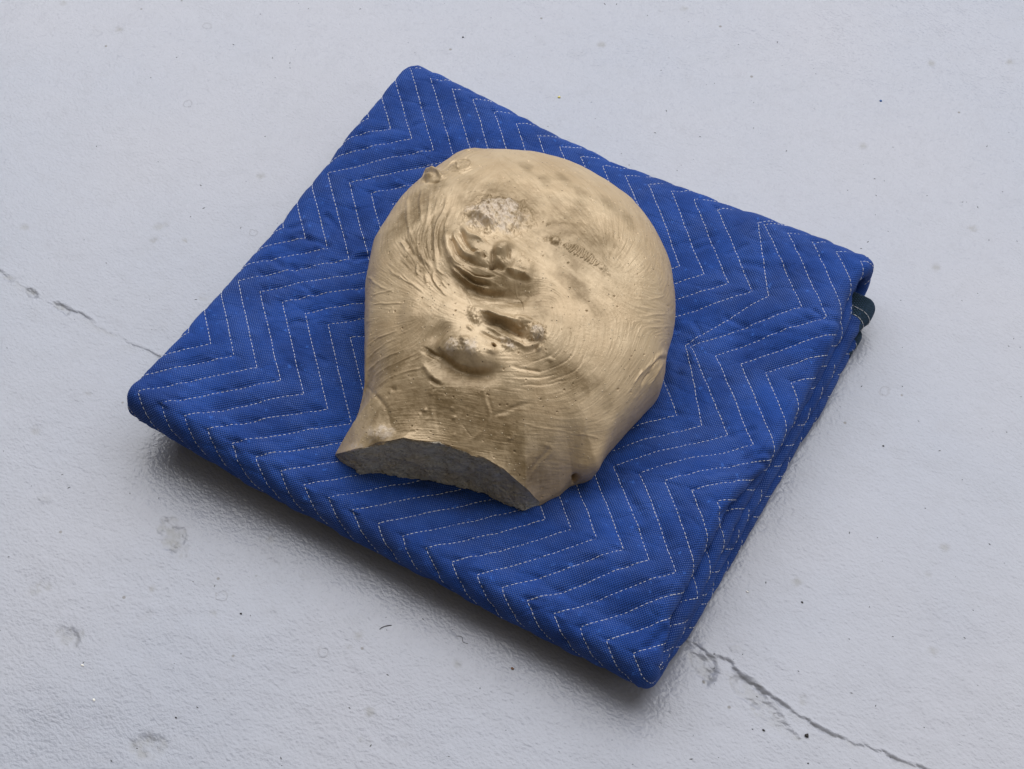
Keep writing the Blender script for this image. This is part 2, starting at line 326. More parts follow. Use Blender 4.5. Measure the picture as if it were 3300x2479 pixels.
class Layer:
    def __init__(s, inset, ru, right, left=-.95, rl=.42, seed=0, vB=.35, vF=18.02, wob=.14, hz=True):
        s.inset, s.ru, s.right, s.left, s.rl, s.seed, s.vB, s.vF, s.wob = inset, ru, right, left, rl, seed, vB, vF, wob
        s.R = 1.03-.9*inset; s.Rb = HQ/2-inset      # the front roll curls up off the floor
    def sR(s, t):
        r = np.interp(t, [p[0] for p in s.right], [p[1] for p in s.right])
        return r + s.wob*fbm(t/1.9, t*0+s.seed, 3, 60+s.seed)
    def frame(s, a, t):
        a, t = np.broadcast_arrays(np.asarray(a, float), np.asarray(t, float))
        Rb = s.Rb; R = s.R*(.66+.34*sstep(-1.6, 4.0, a)); vF = s.vF+(s.R-R)      # the roll thins towards the left corner
        fr = np.clip((t-vF)/R, 0, np.pi); ba = np.clip((s.vB-t)/Rb, 0, np.pi)
        rest_f = np.maximum(t-vF-np.pi*R, 0); rest_b = np.maximum(s.vB-t-np.pi*Rb, 0)
        ph = fr-ba
        v = np.minimum(np.maximum(t, s.vB), vF) + R*np.sin(fr) - Rb*np.sin(ba) - rest_f + rest_b
        dz = -R*(1-np.cos(fr)) - Rb*(1-np.cos(ba)) - 2*(Rb-R)*sstep(0, 2.2, rest_f)
        nv, nz = np.sin(ph), np.cos(ph)
        sr = s.sR(t); ru = s.ru*(1+(.2 if s.seed == 0 else .06)*vnoise(t/2.3, t*0+.3, 70+s.seed))
        s_rl = s.rl*(1-.5*sstep(15.5, 18.2, t))
        lw = s.left - (s.rl-s_rl) + .10*fbm(t/2.6, t*0+4., 2, 80+s.seed)
        ps = np.clip((a-sr)/ru, 0, np.pi); pl = np.clip((lw-a)/s_rl, 0, np.pi)
        rr = np.maximum(a-sr-np.pi*ru, 0); rl = np.maximum(lw-a-np.pi*s_rl, 0)
        u = np.clip(a, lw, sr) + ru*np.sin(ps) - s_rl*np.sin(pl) - rr + rl
        dep = ru*(1-np.cos(ps)) + s_rl*(1-np.cos(pl))
        su = np.sin(ps)-np.sin(pl); cu = np.cos(ps)*np.cos(pl)
        N = np.stack([su, -nv*cu, nz*cu], -1)
        P = np.stack([u, -(v-nv*dep), -s.inset+dz-nz*dep], -1)
        return P, N
    def puff(s, a, t):
        d = np.clip(seam_dist(a, t)*.72*2.8, 0, 1.0)
        pf = .085*np.sin(d*np.pi/2)**.8
        leg = np.where(((t/PZ) % 2) < 1, 1., -1.)
        al = (t*1.42 + .35*(a-HZ*tri(t))); ac = a-HZ*tri(t)
        pk = vnoise(al*2.6, ac*1.1+leg*9, 90+s.seed)*np.exp(-(seam_dist(a, t)/.28)**2)*.05
        wr = .06*fbm(a/1.35, t/1.35, 3, 95+s.seed) + .012*fbm(a*2.6, t*2.6, 2, 99+s.seed)
        cr = .030*(1-np.clip(np.abs(fbm(a/1.7+.4*t, t/1.1, 2, 103+s.seed))*9, 0, 1))
        flat = np.where((a > s.sR(t)) | (a < s.left), .45, 1.)
        ck = bil(_CG, -3, -3, .04, np.clip(a, -3, 22.9), np.clip(t, -3, 22.9)) if s.seed == 0 else 0.
        return (pf + pk + wr - cr)*flat + ck
    def at(s, a, t, lift=0.):
        P, N = s.frame(a, t)
        P = P + N*(s.puff(a, t)+lift)[..., None]
        k = np.clip((P[..., 2]+HQ)/HQ, 0, 1.1)
        z = P[..., 2] + zfield(P[..., 0], -P[..., 1])*k
        return np.stack([P[..., 0], P[..., 1], np.maximum(z, -HQ+.012)], -1), N

quilt = thing('moving_blanket', 'blue quilted moving blanket with white zigzag stitching, folded square on the grey floor', 'blanket', tuple(W((OX, OY, -HQ))))
RIGHT1 = [(-5, 19.1), (-.5, 19.13), (.7, 18.92), (1.8, 18.9), (3.1, 19.12), (5.3, 19.26), (8, 19.36), (9.5, 19.3), (11.3, 19.15), (12.5, 18.98), (13.7, 19.05), (15.6, 19.1), (16.8, 19.14), (17.7, 19.35), (18.7, 19.6), (21, 19.6), (25, 19.72), (45, 19.78)]
RIGHT2 = [(-5, 18.7), (.8, 18.8), (1.6, 19.2), (3, 19.33), (8, 19.35), (11, 19.38), (13, 19.46), (15, 19.52), (17, 19.62), (19.5, 19.55), (22, 19.6), (40, 19.64)]
L1 = Layer(0, .345, RIGHT1, seed=0, wob=.06)
L2 = Layer(.66, .335, RIGHT2, left=-.75, rl=.29, seed=5, wob=.06)
def cloth(name, L, sa, ta, mat, parent, lift=0., uvo=0.):
    a, t = np.meshgrid(sa, ta)
    P, N = L.at(a, t, np.full(a.shape, lift))
    return mesh_obj(name, P, grid_faces(len(ta), len(sa)), mat, parent, uv=np.stack([a+uvo, t], -1), origin=W((OX, OY, -HQ)))
s1 = np.linspace(-.95-np.pi*.42, 21.25, 474); t1 = np.linspace(.35-np.pi*1.25, L1.vF+np.pi*L1.R, 505)
top = cloth('top_fold', L1, s1, t1, M_blue, quilt)
s2 = np.r_[np.linspace(-1.6, 0, 14), np.linspace(1, 17.6, 16), np.linspace(17.8, 21.6, 62)]
t2 = np.r_[np.linspace(-2, 0, 10), np.linspace(.2, 38.2, 480)]
mid = cloth('inner_fold', L2, s2, t2[t2 < L2.vF+np.pi*L2.R+16.55], M_blue, quilt, uvo=7.3)
tb = np.linspace(L1.vF+np.pi*L1.R-.05, L1.vF+np.pi*L1.R+16.2, 240)
s3 = np.r_[np.linspace(-2.6, 0, 14), np.linspace(1, 17.6, 12), np.linspace(17.8, 21.5, 56)]
bot = cloth('bottom_fold', L1, s3, tb, M_blue, quilt)
def binding(uR, v0, v1, zc, ht):
    """dark bound corner where a lower layer of the blanket ends: a flattened, rounded wedge"""
    vv = np.linspace(v0, v1, 26); ps = np.linspace(0, np.pi, 26)
    rows = []
    for v in vv:
        f = math.sqrt(max(0., 1-max(0., (v0+.35-v)/.36)**2)); h = ht*(.25+.75*f)
        ur = uR - .30*(1-f) - .10*max(0., v-v0-.5) + .04*vnoise(np.array(v*2.), np.array(1.), 5)
        top_ = [(ur-1.9+k*(1.9-h)/10, zc+h) for k in range(10)]
        arc_ = [(ur-h+h*math.sin(p), zc+h*math.cos(p)) for p in ps]
        bot_ = [(ur-h-k*(1.9-h)/10, zc-h) for k in range(1, 11)]
        rows.append([(x, -v + .05*math.sin(3*x), z) for x, z in top_+arc_+bot_])
    P = np.array(rows); P[..., 2] += .03*fbm(P[..., 0]*2, P[..., 1]*2, 3, 77)
    P[..., 2] = np.maximum(P[..., 2], -HQ+.01)
    A = np.arange(P.shape[1])*.08
    o = mesh_obj('binding', P, grid_faces(*P.shape[:2]), M_teal, quilt, uv=np.stack(np.broadcast_arrays(A[None, :], vv[:, None]), -1), origin=W((OX, OY, -HQ)), flip=True)
    return o, P, vv
bA, PA, vA = binding(20.15, .22, 1.72, -1.42, .42); bA['label'] = 'dark teal bound edge of a middle layer'
bB, PB, vB_ = binding(20.16, 1.15, 2.4, -2.16, .32); bB['label'] = 'dark teal bound edge of the bottom layer'

def stitch_mesh(name, L, paths, parent, lift=.012, per=.168, dash=.126, rad=.0102):
    """rows of thread stitches: every dash a little four-sided thread lying on the cloth"""
    Vs = []; Fs = []; base = 0
    ring = np.array([[1, 0], [0, 1], [-1, 0], [0, -1]])
    for poly in paths:
        poly = np.asarray(poly, float)
        seg = np.hypot(*np.diff(poly, axis=0).T); cum = np.r_[0, np.cumsum(seg)]
        n = max(int(cum[-1]/per), 1)
        st = cum[-1]/n
        a0 = (np.arange(n)+.0)*st + rng.uniform(-.012, .012, n); ln = dash*st/per*rng.uniform(.8, 1.12, n)
        f = np.array([0, .5, 1.])
        d = np.clip(a0[:, None]+ln[:, None]*f, 0, cum[-1])
        S = np.interp(d, cum, poly[:, 0]) + .010*vnoise(d*3, d*0+poly[0, 0], 7); T = np.interp(d, cum, poly[:, 1])
        P, N = L.at(S, T, np.array([.000, lift, .000])[None, :].repeat(n, 0))
        tg = P[:, 2]-P[:, 0]; tg = tg/(np.linalg.norm(tg, axis=-1, keepdims=True)+1e-9)
        tg = tg[:, None].repeat(3, 1)
        B = np.cross(tg, N); B /= np.linalg.norm(B, axis=-1, keepdims=True)+1e-9
        r = rad*np.array([.7, 1.1, .7])[None, :, None, None]
        V = P[:, :, None]+r*(ring[None, None, :, :1]*B[:, :, None]+ring[None, None, :, 1:]*N[:, :, None])
        Vs.append(V.reshape(-1, 3))
        loc = []
        for k in range(2):
            for j in range(4): loc.append((k*4+j, k*4+(j+1) % 4, (k+1)*4+(j+1) % 4, (k+1)*4+j))
        loc += [(3, 2, 1, 0), (8, 9, 10, 11)]
        Fs.append((np.array(loc)[None]+base+12*np.arange(n)[:, None, None]).reshape(-1, 4)); base += 12*n
    o = mesh_obj(name, np.concatenate(Vs), np.concatenate(Fs), M_thread, parent, origin=W((OX, OY, -HQ)))
    o['kind'] = 'stuff'
    return o
def zig_path(i, t0, t1, smin, smax, L):
    """pieces of zigzag row i between t0 and t1 that stay on the cloth"""
    q = np.arange(math.ceil(t0/PZ), math.floor(t1/PZ)+1)*PZ
    tt = np.unique(np.r_[np.linspace(t0, t1, 600), q])
    ss = line_s(i, tt) + .02*vnoise(tt*1.3, tt*0+i, 55)
    ok = (ss > smin) & (ss < smax(tt) if callable(smax) else ss < smax)
    out = []; cur = []
    for s_, t_, o in zip(ss, tt, ok):
        if o: cur.append((s_, t_))
        elif cur: out.append(cur); cur = []
    if cur: out.append(cur)
    return [c for c in out if len(c) > 3]
lim1 = lambda t: L1.sR(t)+.33*2.3
for i in range(-4, 21):
    ps = zig_path(i, -2.2, 20.6, -1.9, lim1, L1)
    for c in ps: stitch_mesh('stitch_row', L1, [c], top)
lim2 = lambda t: L2.sR(t)+.36*2.4
for i in range(14, 21):
    ps = zig_path(i, 1.5, 34.5, 18.9, lim2, L2)
    for c in ps: stitch_mesh('stitch_row', L2, [c], mid)
for i in range(14, 21):
    ps = zig_path(i, tb[0], tb[-1], 18.9, lim1, L1)
    for c in ps: stitch_mesh('stitch_row', L1, [c], bot)
def thread_on(P, r0, parent, k0, k1, rad=.014):
    """a run of stitches across a binding, following one of its rows"""
    path = P[r0, k0:k1]; cum = np.r_[0, np.cumsum(np.linalg.norm(np.diff(path, axis=0), axis=1))]
    V = []; F = []; n = int(cum[-1]/.2)
    cen = path.mean(0)
    for q in range(n):
        d = np.array([q*.2, q*.2+.075, q*.2+.15]); p = np.stack([np.interp(d, cum, path[:, c]) for c in range(3)], -1)
        out = p-np.array([cen[0]-.4, p[1, 1], cen[2]]); out /= np.linalg.norm(out, axis=1, keepdims=True); p = p+out*.02
        tg = p[2]-p[0]; tg /= np.linalg.norm(tg)+1e-9; b = np.cross(tg, out[1])
        for kk in range(3):
            for c, d_ in ((1, 0), (0, 1), (-1, 0), (0, -1)): V.append(p[kk]+rad*(c*b+d_*out[kk]))
        o_ = 12*q
        for kk in range(2):
            for j in range(4): F.append((o_+kk*4+j, o_+kk*4+(j+1) % 4, o_+kk*4+4+(j+1) % 4, o_+kk*4+4+j))
    o = mesh_obj('stitch_row', np.array(V), np.array(F), M_thread, parent, origin=W((OX, OY, -HQ))); o['kind'] = 'stuff'
for o, P in ((bA, PA), (bB, PB)):
    for r0 in (14, 20): thread_on(P, r0, o, 4, 34)

# ---- head: measured outline and sculpted features (units of 2 cm)
HEAD_C=(9.600,-10.087)
# plan radius of the head every 2.5 degrees (units of 2 cm)
HEAD_R=[6.19,6.07,5.97,5.88,5.78,5.70,5.63,5.57,5.51,5.46,5.43,5.40,5.39,5.38,5.39,5.41,5.44,5.48,5.53,5.60,5.67,5.77,5.95,6.20,6.60,7.10,7.65,7.61,7.54,7.40,7.10,6.83,6.66,6.48,6.34,6.23,6.11,5.99,5.91,5.88,5.84,5.80,5.81,5.86,5.91,5.99,6.08,6.17,6.27,6.37,6.38,6.32,6.24,6.16,6.10,5.98,5.90,5.93,6.02,6.05,5.93,5.82,5.70,5.60,5.54,5.51,5.49,5.48,5.48,5.48,5.49,5.51,5.54,5.59,5.66,5.69,5.67,5.66,5.62,5.59,5.59,5.60,5.62,5.67,5.74,5.82,5.88,5.94,6.01,6.07,6.15,6.23,6.31,6.41,6.52,6.62,6.71,6.80,6.88,6.97,7.07,7.16,7.26,7.37,7.46,7.56,7.62,7.69,7.76,7.84,7.91,7.99,8.09,8.15,8.23,8.31,8.37,8.45,8.49,8.49,8.52,8.56,8.61,8.68,8.82,8.83,8.70,8.48,8.31,8.17,8.04,7.90,7.75,7.59,7.46,7.32,7.19,7.03,6.90,6.78,6.67,6.58,6.44,6.31]
CUT_PLAN=[(-3.35,-6.89,0.27),(-2.81,-7.06,1.06),(-2.33,-7.10,1.67),(-1.57,-6.70,2.12),(-0.71,-6.37,2.68),(0.41,-5.91,2.68),(1.36,-5.63,2.51),(2.03,-5.55,2.44),(2.70,-5.49,2.23),(3.55,-5.35,1.40),(3.89,-4.95,0.22)]
HEAD_ZB=-0.45      # where the cast rests on the sunken quilt
HEAD_ZE=1.5        # height of its widest line
HEAD_H0=4.8        # height of the dome
def head_base(M_top,M_low,N):
    """rows x columns of the plain dome before any sculpting"""
    th=np.linspace(-np.pi,np.pi,N,endpoint=False)
    cp=np.array(CUT_PLAN); tc=np.unwrap(np.arctan2(cp[:,1],cp[:,0])); rc=np.hypot(cp[:,0],cp[:,1])
    lo,hi=tc[0],tc[-1]
    t=(th-lo)%(2*np.pi); w=hi-lo; inside=t<=w
    dist=np.where(inside,0,np.minimum(t-w,2*np.pi-t))
    thm=lo+t
    far=w+(2*np.pi-w)/2; thm=np.where(t>far,lo,thm)
    Rcut=np.interp(thm,tc,rc); Hcut=np.interp(thm,tc,cp[:,2])
    Rs=np.array(HEAD_R); ts=np.linspace(-np.pi,np.pi,len(Rs)+1)
    R=np.interp(th,ts,np.r_[Rs,Rs[0]])
    R=np.where(inside,Rcut,R)
    rimw=np.where(t<far,17.,8.)
    al=np.r_[np.linspace(0,np.pi/2,M_top),np.pi/2+np.linspace(0,np.radians(28),M_low+1)[1:]][:,None]
    low=al>np.pi/2+1e-9
    f=np.clip((al-np.pi/2)/np.radians(28),0,1)
    p=np.where(low,1-.9*(1-np.cos(al-np.pi/2)),np.sin(np.minimum(al,np.pi/2))**.8)
    pt=np.clip(p,0,1)
    cw=np.exp(-(dist/np.radians(rimw+38*(1-pt**4)))**2)          # the neck's influence fans out inwards
    Hs=np.maximum(Hcut,2.35)
    zr=np.where(low,HEAD_ZE*(1-np.sin(f*np.pi/2)),HEAD_ZE+(HEAD_H0-HEAD_ZE)*np.sqrt(np.clip(1-pt**2.4,0,1)))
    zc=np.where(low,Hcut*(1-f),Hs+(HEAD_H0-Hs)*np.clip(1-pt**1.7,0,1)-(Hs-Hcut)*pt**9)
    z=HEAD_ZB+(1-cw)*zr+cw*zc
    fq=np.fft.rfftfreq(N,1.)*N                                   # melt the neck into the cheeks
    zs=np.fft.irfft(np.fft.rfft(z,axis=1)*np.exp(-.5*(fq*np.radians(15))**2),n=N,axis=1)
    z=np.where(low,z,z+(zs-z)*(1-pt**4))
    pp=(1-cw)*p+cw*np.where(low,1,p)
    Rs_=np.fft.irfft(np.fft.rfft(R)*np.exp(-.5*(fq*np.radians(22))**2),n=N)
    R=np.where(low,R,Rs_+(R-Rs_)*pt**6)                           # corners of the outline do not run up the dome
    X=np.stack([HEAD_C[0]+pp*R*np.cos(th),HEAD_C[1]+pp*R*np.sin(th),z],-1)
    arc=np.r_[np.zeros((1,N)),np.cumsum(np.linalg.norm(np.diff(X,axis=0),axis=-1),0)]
    A=np.stack([arc*np.cos(th),arc*np.sin(th)],-1)     # unrolled coordinates
    return X,A,th,inside,cw
RIDGES=[([(-2.13,-0.72),(-0.94,-0.88),(0.42,-0.51),(0.42,-0.36),(1.18,-0.17)],0.45,-0.34),
([(-1.21,-3.48),(-0.54,-3.8),(0.37,-3.72),(1.6,-3.12)],0.38,-0.3),
([(-3.5,-2.54),(-2.07,-2.28),(-1.26,-1.98),(-0.8,-1.67)],0.75,0.17),
([(-1.34,-3.84),(-1.32,-3.58)],0.3,-0.16),
([(-0.8,-1.64),(0.12,-1.61),(0.93,-1.39),(0.76,-1.23),(1.36,-1.15)],0.16,0.2),
([(-0.15,-1.85),(0.34,-1.73),(0.97,-1.73),(1.38,-1.74)],0.15,-0.32),
([(-0.01,-2.04),(0.7,-2.08),(1.48,-2.07),(1.6,-2.04),(1.92,-1.72),(1.92,-1.4)],0.09,0.13),
([(-0.06,-2.38),(0.53,-2.33),(1.1,-2.24)],0.09,-0.12),
([(-2.86,1.29),(-2.49,0.94),(-2.0,0.71),(-1.48,0.64)],0.11,0.17),
([(-2.9,0.86),(-2.63,0.46),(-2.15,0.15),(-1.6,0.01),(-1.24,0.1)],0.09,0.17),
([(-3.27,0.98),(-2.9,0.32),(-2.42,-0.17),(-1.95,-0.42),(-1.4,-0.59),(-0.71,-0.42)],0.1,0.2),
([(-2.73,0.97),(-2.32,0.5),(-1.81,0.21),(-1.4,0.26)],0.06,-0.17),
([(-2.82,0.51),(-2.37,0.07),(-1.74,-0.16),(-1.06,-0.09)],0.06,-0.15),
([(-2.2,-0.44),(-1.75,-0.62),(-1.3,-0.68),(-0.72,-0.57)],0.05,-0.15),
([(-2.21,-0.31),(-1.73,-0.48),(-1.17,-0.45),(-0.66,-0.26)],0.035,-0.1),
([(-2.31,-0.41),(-1.88,-0.7),(-1.3,-0.78),(-0.73,-0.68)],0.04,0.09),
([(-2.89,1.83),(-3.09,2.57),(-2.9,3.19),(-2.32,3.49),(-1.6,3.29),(-1.13,2.75),(-0.94,2.0)],0.16,-0.06),
([(-1.15,0.54),(-0.98,0.22),(-0.88,-0.03)],0.06,-0.2),
([(-0.69,0.79),(-0.52,0.46)],0.07,-0.14),
([(-1.28,0.27),(-1.31,0.13)],0.06,-0.2),
([(-0.96,-0.04),(-0.77,0.14),(-0.47,0.16)],0.14,-0.2),
([(-2.61,1.69),(-2.07,1.42),(-1.61,1.36)],0.08,-0.08),
([(-2.8,1.96),(-2.22,1.69),(-1.64,1.52)],0.1,0.15),
([(-1.96,1.74),(-1.63,1.56)],0.04,-0.12),
([(-1.16,1.56),(-1.16,1.96),(-1.33,2.53),(-1.44,2.95)],0.03,-0.08),
([(-2.37,3.06),(-1.85,2.66),(-1.79,2.5)],0.03,-0.07),
([(-2.04,1.83),(-1.74,1.9),(-1.71,2.14)],0.04,-0.08),
([(-6.29,2.75),(-5.45,1.43),(-4.71,0.48),(-4.11,0.02)],0.066,0.043),
([(-5.82,3.01),(-5.08,1.84),(-4.52,1.07)],0.055,0.037),
([(-5.17,2.67),(-4.7,1.88),(-4.32,1.11)],0.055,0.043),
([(-4.61,2.34),(-4.3,1.52)],0.055,0.031),
([(-4.34,2.63),(-4.05,2.01),(-3.9,1.2),(-3.67,0.66),(-3.17,-0.12),(-2.8,-0.7)],0.055,0.068),
([(-3.8,1.48),(-3.7,0.92),(-3.29,0.2),(-2.91,-0.22)],0.044,-0.05),
([(-3.8,2.08),(-3.55,1.29),(-2.99,0.29),(-2.47,-0.26)],0.055,0.05),
([(-4.36,1.5),(-3.95,0.79),(-3.38,-0.0)],0.066,-0.05),
([(-4.92,0.28),(-4.36,-0.1),(-4.01,-0.32)],0.055,-0.074),
([(-4.95,0.13),(-4.45,-0.18)],0.055,0.05),
([(-4.03,-0.04),(-3.47,-0.48),(-2.93,-0.77)],0.055,0.05),
([(-3.95,-0.31),(-3.36,-0.72)],0.044,-0.05),
([(-3.64,-0.72),(-3.54,-0.96),(-3.36,-1.08)],0.044,0.05),
([(-3.12,-1.02),(-2.86,-1.31)],0.039,0.05),
([(-2.88,-0.79),(-2.7,-1.17),(-2.24,-1.39),(-1.82,-1.58)],0.044,0.062),
([(-2.95,-0.98),(-2.66,-1.25),(-2.2,-1.47)],0.033,-0.043),
([(-2.8,-0.7),(-2.43,-0.83)],0.039,0.05),
([(-2.39,-1.08),(-2.01,-1.28)],0.039,0.043),
([(-1.72,-0.94),(-1.26,-1.24),(-0.86,-1.56)],0.044,0.062),
([(-1.63,-0.88),(-1.18,-1.14)],0.033,-0.043),
([(-1.23,-1.2),(-0.89,-1.2),(-0.54,-1.23),(-0.02,-1.25)],0.066,-0.081),
([(-0.94,-1.15),(-0.63,-1.06)],0.055,-0.062),
([(-0.45,-1.14),(-0.16,-1.02),(0.17,-0.87),(0.54,-0.93)],0.055,-0.062),
([(0.23,-0.71),(0.6,-0.55)],0.044,-0.043),
([(-0.58,-1.28),(-0.28,-1.23),(0.15,-1.22)],0.039,0.043),
([(-5.18,-2.08),(-4.61,-1.97),(-4.17,-1.87)],0.039,0.037),
([(-4.91,-2.43),(-4.18,-2.37),(-3.46,-2.29)],0.039,0.043),
([(-6.48,-1.03),(-5.09,-1.7),(-4.25,-1.88)],0.044,0.037),
([(-4.89,-0.98),(-4.17,-1.33),(-3.35,-1.53)],0.044,0.037),
([(-4.06,-1.22),(-3.36,-1.5),(-2.64,-1.7)],0.044,0.037),
([(-4.46,-4.03),(-3.95,-3.66),(-3.01,-3.28)],0.039,0.037),
([(-4.31,-4.53),(-3.59,-3.91),(-3.04,-3.59)],0.039,0.031),
([(-4.19,-4.97),(-3.16,-4.3),(-2.39,-3.85)],0.044,0.037),
([(-3.53,-5.1),(-2.57,-4.5),(-1.84,-3.85)],0.039,0.031),
([(-2.91,-5.36),(-2.06,-4.69),(-1.29,-4.22)],0.039,0.031),
([(-1.42,-4.17),(-0.98,-4.37),(-0.49,-4.48)],0.11,0.087),
([(-0.91,-4.55),(-0.66,-4.58),(-0.39,-4.59)],0.066,-0.099),
([(-2.2,-5.39),(-1.99,-5.3)],0.055,-0.062),
([(1.96,-1.47),(2.02,-1.66),(1.85,-2.0)],0.066,-0.052),
([(2.48,-1.35),(2.6,-1.5),(2.46,-1.89),(1.99,-2.42)],0.033,-0.022),
([(2.7,-1.25),(2.76,-1.62),(2.42,-2.2)],0.033,-0.022),
([(3.04,-0.95),(3.17,-1.45),(2.9,-2.05),(2.26,-2.69)],0.033,-0.026),
([(3.41,-0.91),(3.59,-1.38),(3.43,-1.96),(2.84,-2.71)],0.033,-0.022),
([(1.52,-2.87),(2.09,-2.69),(2.56,-2.44)],0.055,-0.044),
([(1.69,-3.15),(2.36,-2.86),(3.04,-2.29)],0.039,-0.03),
([(2.1,-3.29),(2.89,-2.79),(3.49,-2.16)],0.033,-0.026),
([(3.85,1.77),(4.14,1.86),(4.64,2.52)],0.044,0.022),
([(4.42,1.72),(4.83,2.36),(5.23,3.25)],0.039,0.022),
([(4.71,1.75),(5.16,2.51)],0.039,0.022),
([(3.82,2.05),(4.25,2.5),(4.68,3.52)],0.033,0.019),
([(4.82,1.57),(5.24,2.07),(5.62,2.94)],0.033,0.019),
([(5.72,-0.07),(5.69,0.45),(5.82,1.22),(6.43,2.21)],0.09,0.06),
([(5.84,0.32),(5.89,0.98),(6.4,1.8)],0.06,-0.06),
([(6.39,1.4),(6.16,0.84),(6.26,0.35),(6.48,-0.01)],0.1,0.08),
([(5.99,-0.29),(5.93,0.35)],0.05,-0.08),
([(5.59,-0.54),(5.64,0.11)],0.05,0.07),
([(-0.58,-4.94),(-0.47,-5.36),(-0.22,-5.66),(0.27,-6.21)],0.083,0.029),
([(-0.44,-4.93),(-0.35,-5.3),(-0.11,-5.61),(0.35,-6.11)],0.069,-0.024),
([(-0.51,-6.2),(-0.38,-5.94),(-0.27,-5.71)],0.069,0.02),
([(-0.76,-5.67),(-0.59,-5.75)],0.069,-0.031),
([(-4.07,-5.6),(-2.82,-5.71),(-2.12,-5.96),(-1.82,-6.27),(-1.47,-6.6),(-1.07,-6.7)],0.083,-0.041),
([(-2.25,-5.68),(-2.18,-5.53)],0.055,-0.031),
([(-1.07,-6.7),(-0.71,-6.55),(-0.47,-6.39)],0.069,-0.031),
([(0.96,-4.0),(1.35,-4.36),(1.66,-4.72),(1.71,-5.06),(1.63,-5.53),(1.38,-5.92)],0.083,0.031),
([(1.22,-4.12),(1.48,-4.4),(1.7,-4.62)],0.069,-0.025),
([(0.14,-4.82),(0.82,-4.86),(1.34,-4.79)],0.055,-0.013),
([(0.87,-5.45),(1.43,-5.68)],0.025,-0.015),
([(1.78,-4.63),(2.06,-4.38),(2.29,-3.99),(2.52,-3.81),(2.7,-3.52)],0.088,-0.043),
([(1.89,-4.68),(2.37,-4.13)],0.1,0.019),
([(4.36,-4.37),(4.36,-4.64),(4.24,-5.05),(4.15,-5.31),(4.09,-5.72),(3.97,-6.02)],0.1,0.019),
([(4.21,-4.43),(4.14,-5.01),(3.98,-5.6)],0.075,-0.022),
([(3.95,-4.53),(4.31,-4.48)],0.055,0.025),
([(2.54,-4.43),(3.53,-4.1),(4.7,-3.59)],0.041,0.013),
([(4.77,-3.51),(5.1,-3.33),(5.79,-3.05)],0.049,0.018),
([(4.71,-2.83),(5.0,-3.46),(5.48,-4.15),(5.84,-4.77)],0.124,0.024),
([(5.95,-4.78),(6.08,-4.99),(6.27,-5.16)],0.13,-0.5),
([(5.83,-1.25),(6.17,-1.57)],0.069,-0.018),
([(5.92,-1.03),(6.26,-0.53)],0.083,0.018),
([(2.22,-5.68),(2.7,-6.39)],0.069,0.013),
([(2.81,-5.5),(3.14,-5.96)],0.069,0.015),
([(2.21,-4.84),(2.32,-5.35)],0.083,0.015),
([(-6.86,4.59),(-6.78,4.75),(-6.28,4.52),(-5.66,4.07),(-5.3,3.75)],0.09,0.26),
([(-6.3,3.75),(-5.63,3.47),(-5.25,3.51)],0.08,-0.14),
([(-5.69,4.58),(-5.67,5.11),(-5.23,5.19),(-4.84,5.14),(-4.61,4.7),(-4.7,4.39),(-4.96,4.24),(-5.35,4.29)],0.035,0.07),
([(-5.51,4.83),(-5.43,4.97),(-5.16,4.73),(-5.07,4.48),(-4.79,4.37),(-4.7,4.57),(-4.88,4.93)],0.03,0.07),
([(-4.76,4.14),(-4.56,4.23),(-4.45,4.56)],0.03,0.05),
([(-4.01,7.09),(-3.36,6.67),(-3.06,6.29)],0.02,-0.03)]
STEPS=[([(0.59,0.35),(0.26,0.23),(-0.1,0.14),(-0.43,0.15)],0.5,0.06,0.12),
([(0.01,-0.32),(-0.45,-0.59),(-1.0,-0.76),(-1.55,-0.75),(-1.97,-0.6),(-2.34,-0.35)],0.45,0.09,0.17),
([(1.03,-3.21),(0.48,-3.47),(0.05,-3.6),(-0.38,-3.62),(-0.87,-3.51),(-1.29,-3.29)],0.7,0.09,0.2),
([(1.29,-1.47),(0.99,-1.49),(0.54,-1.54),(0.13,-1.63),(-0.19,-1.6),(-0.44,-1.72)],0.22,0.03,0.15)]
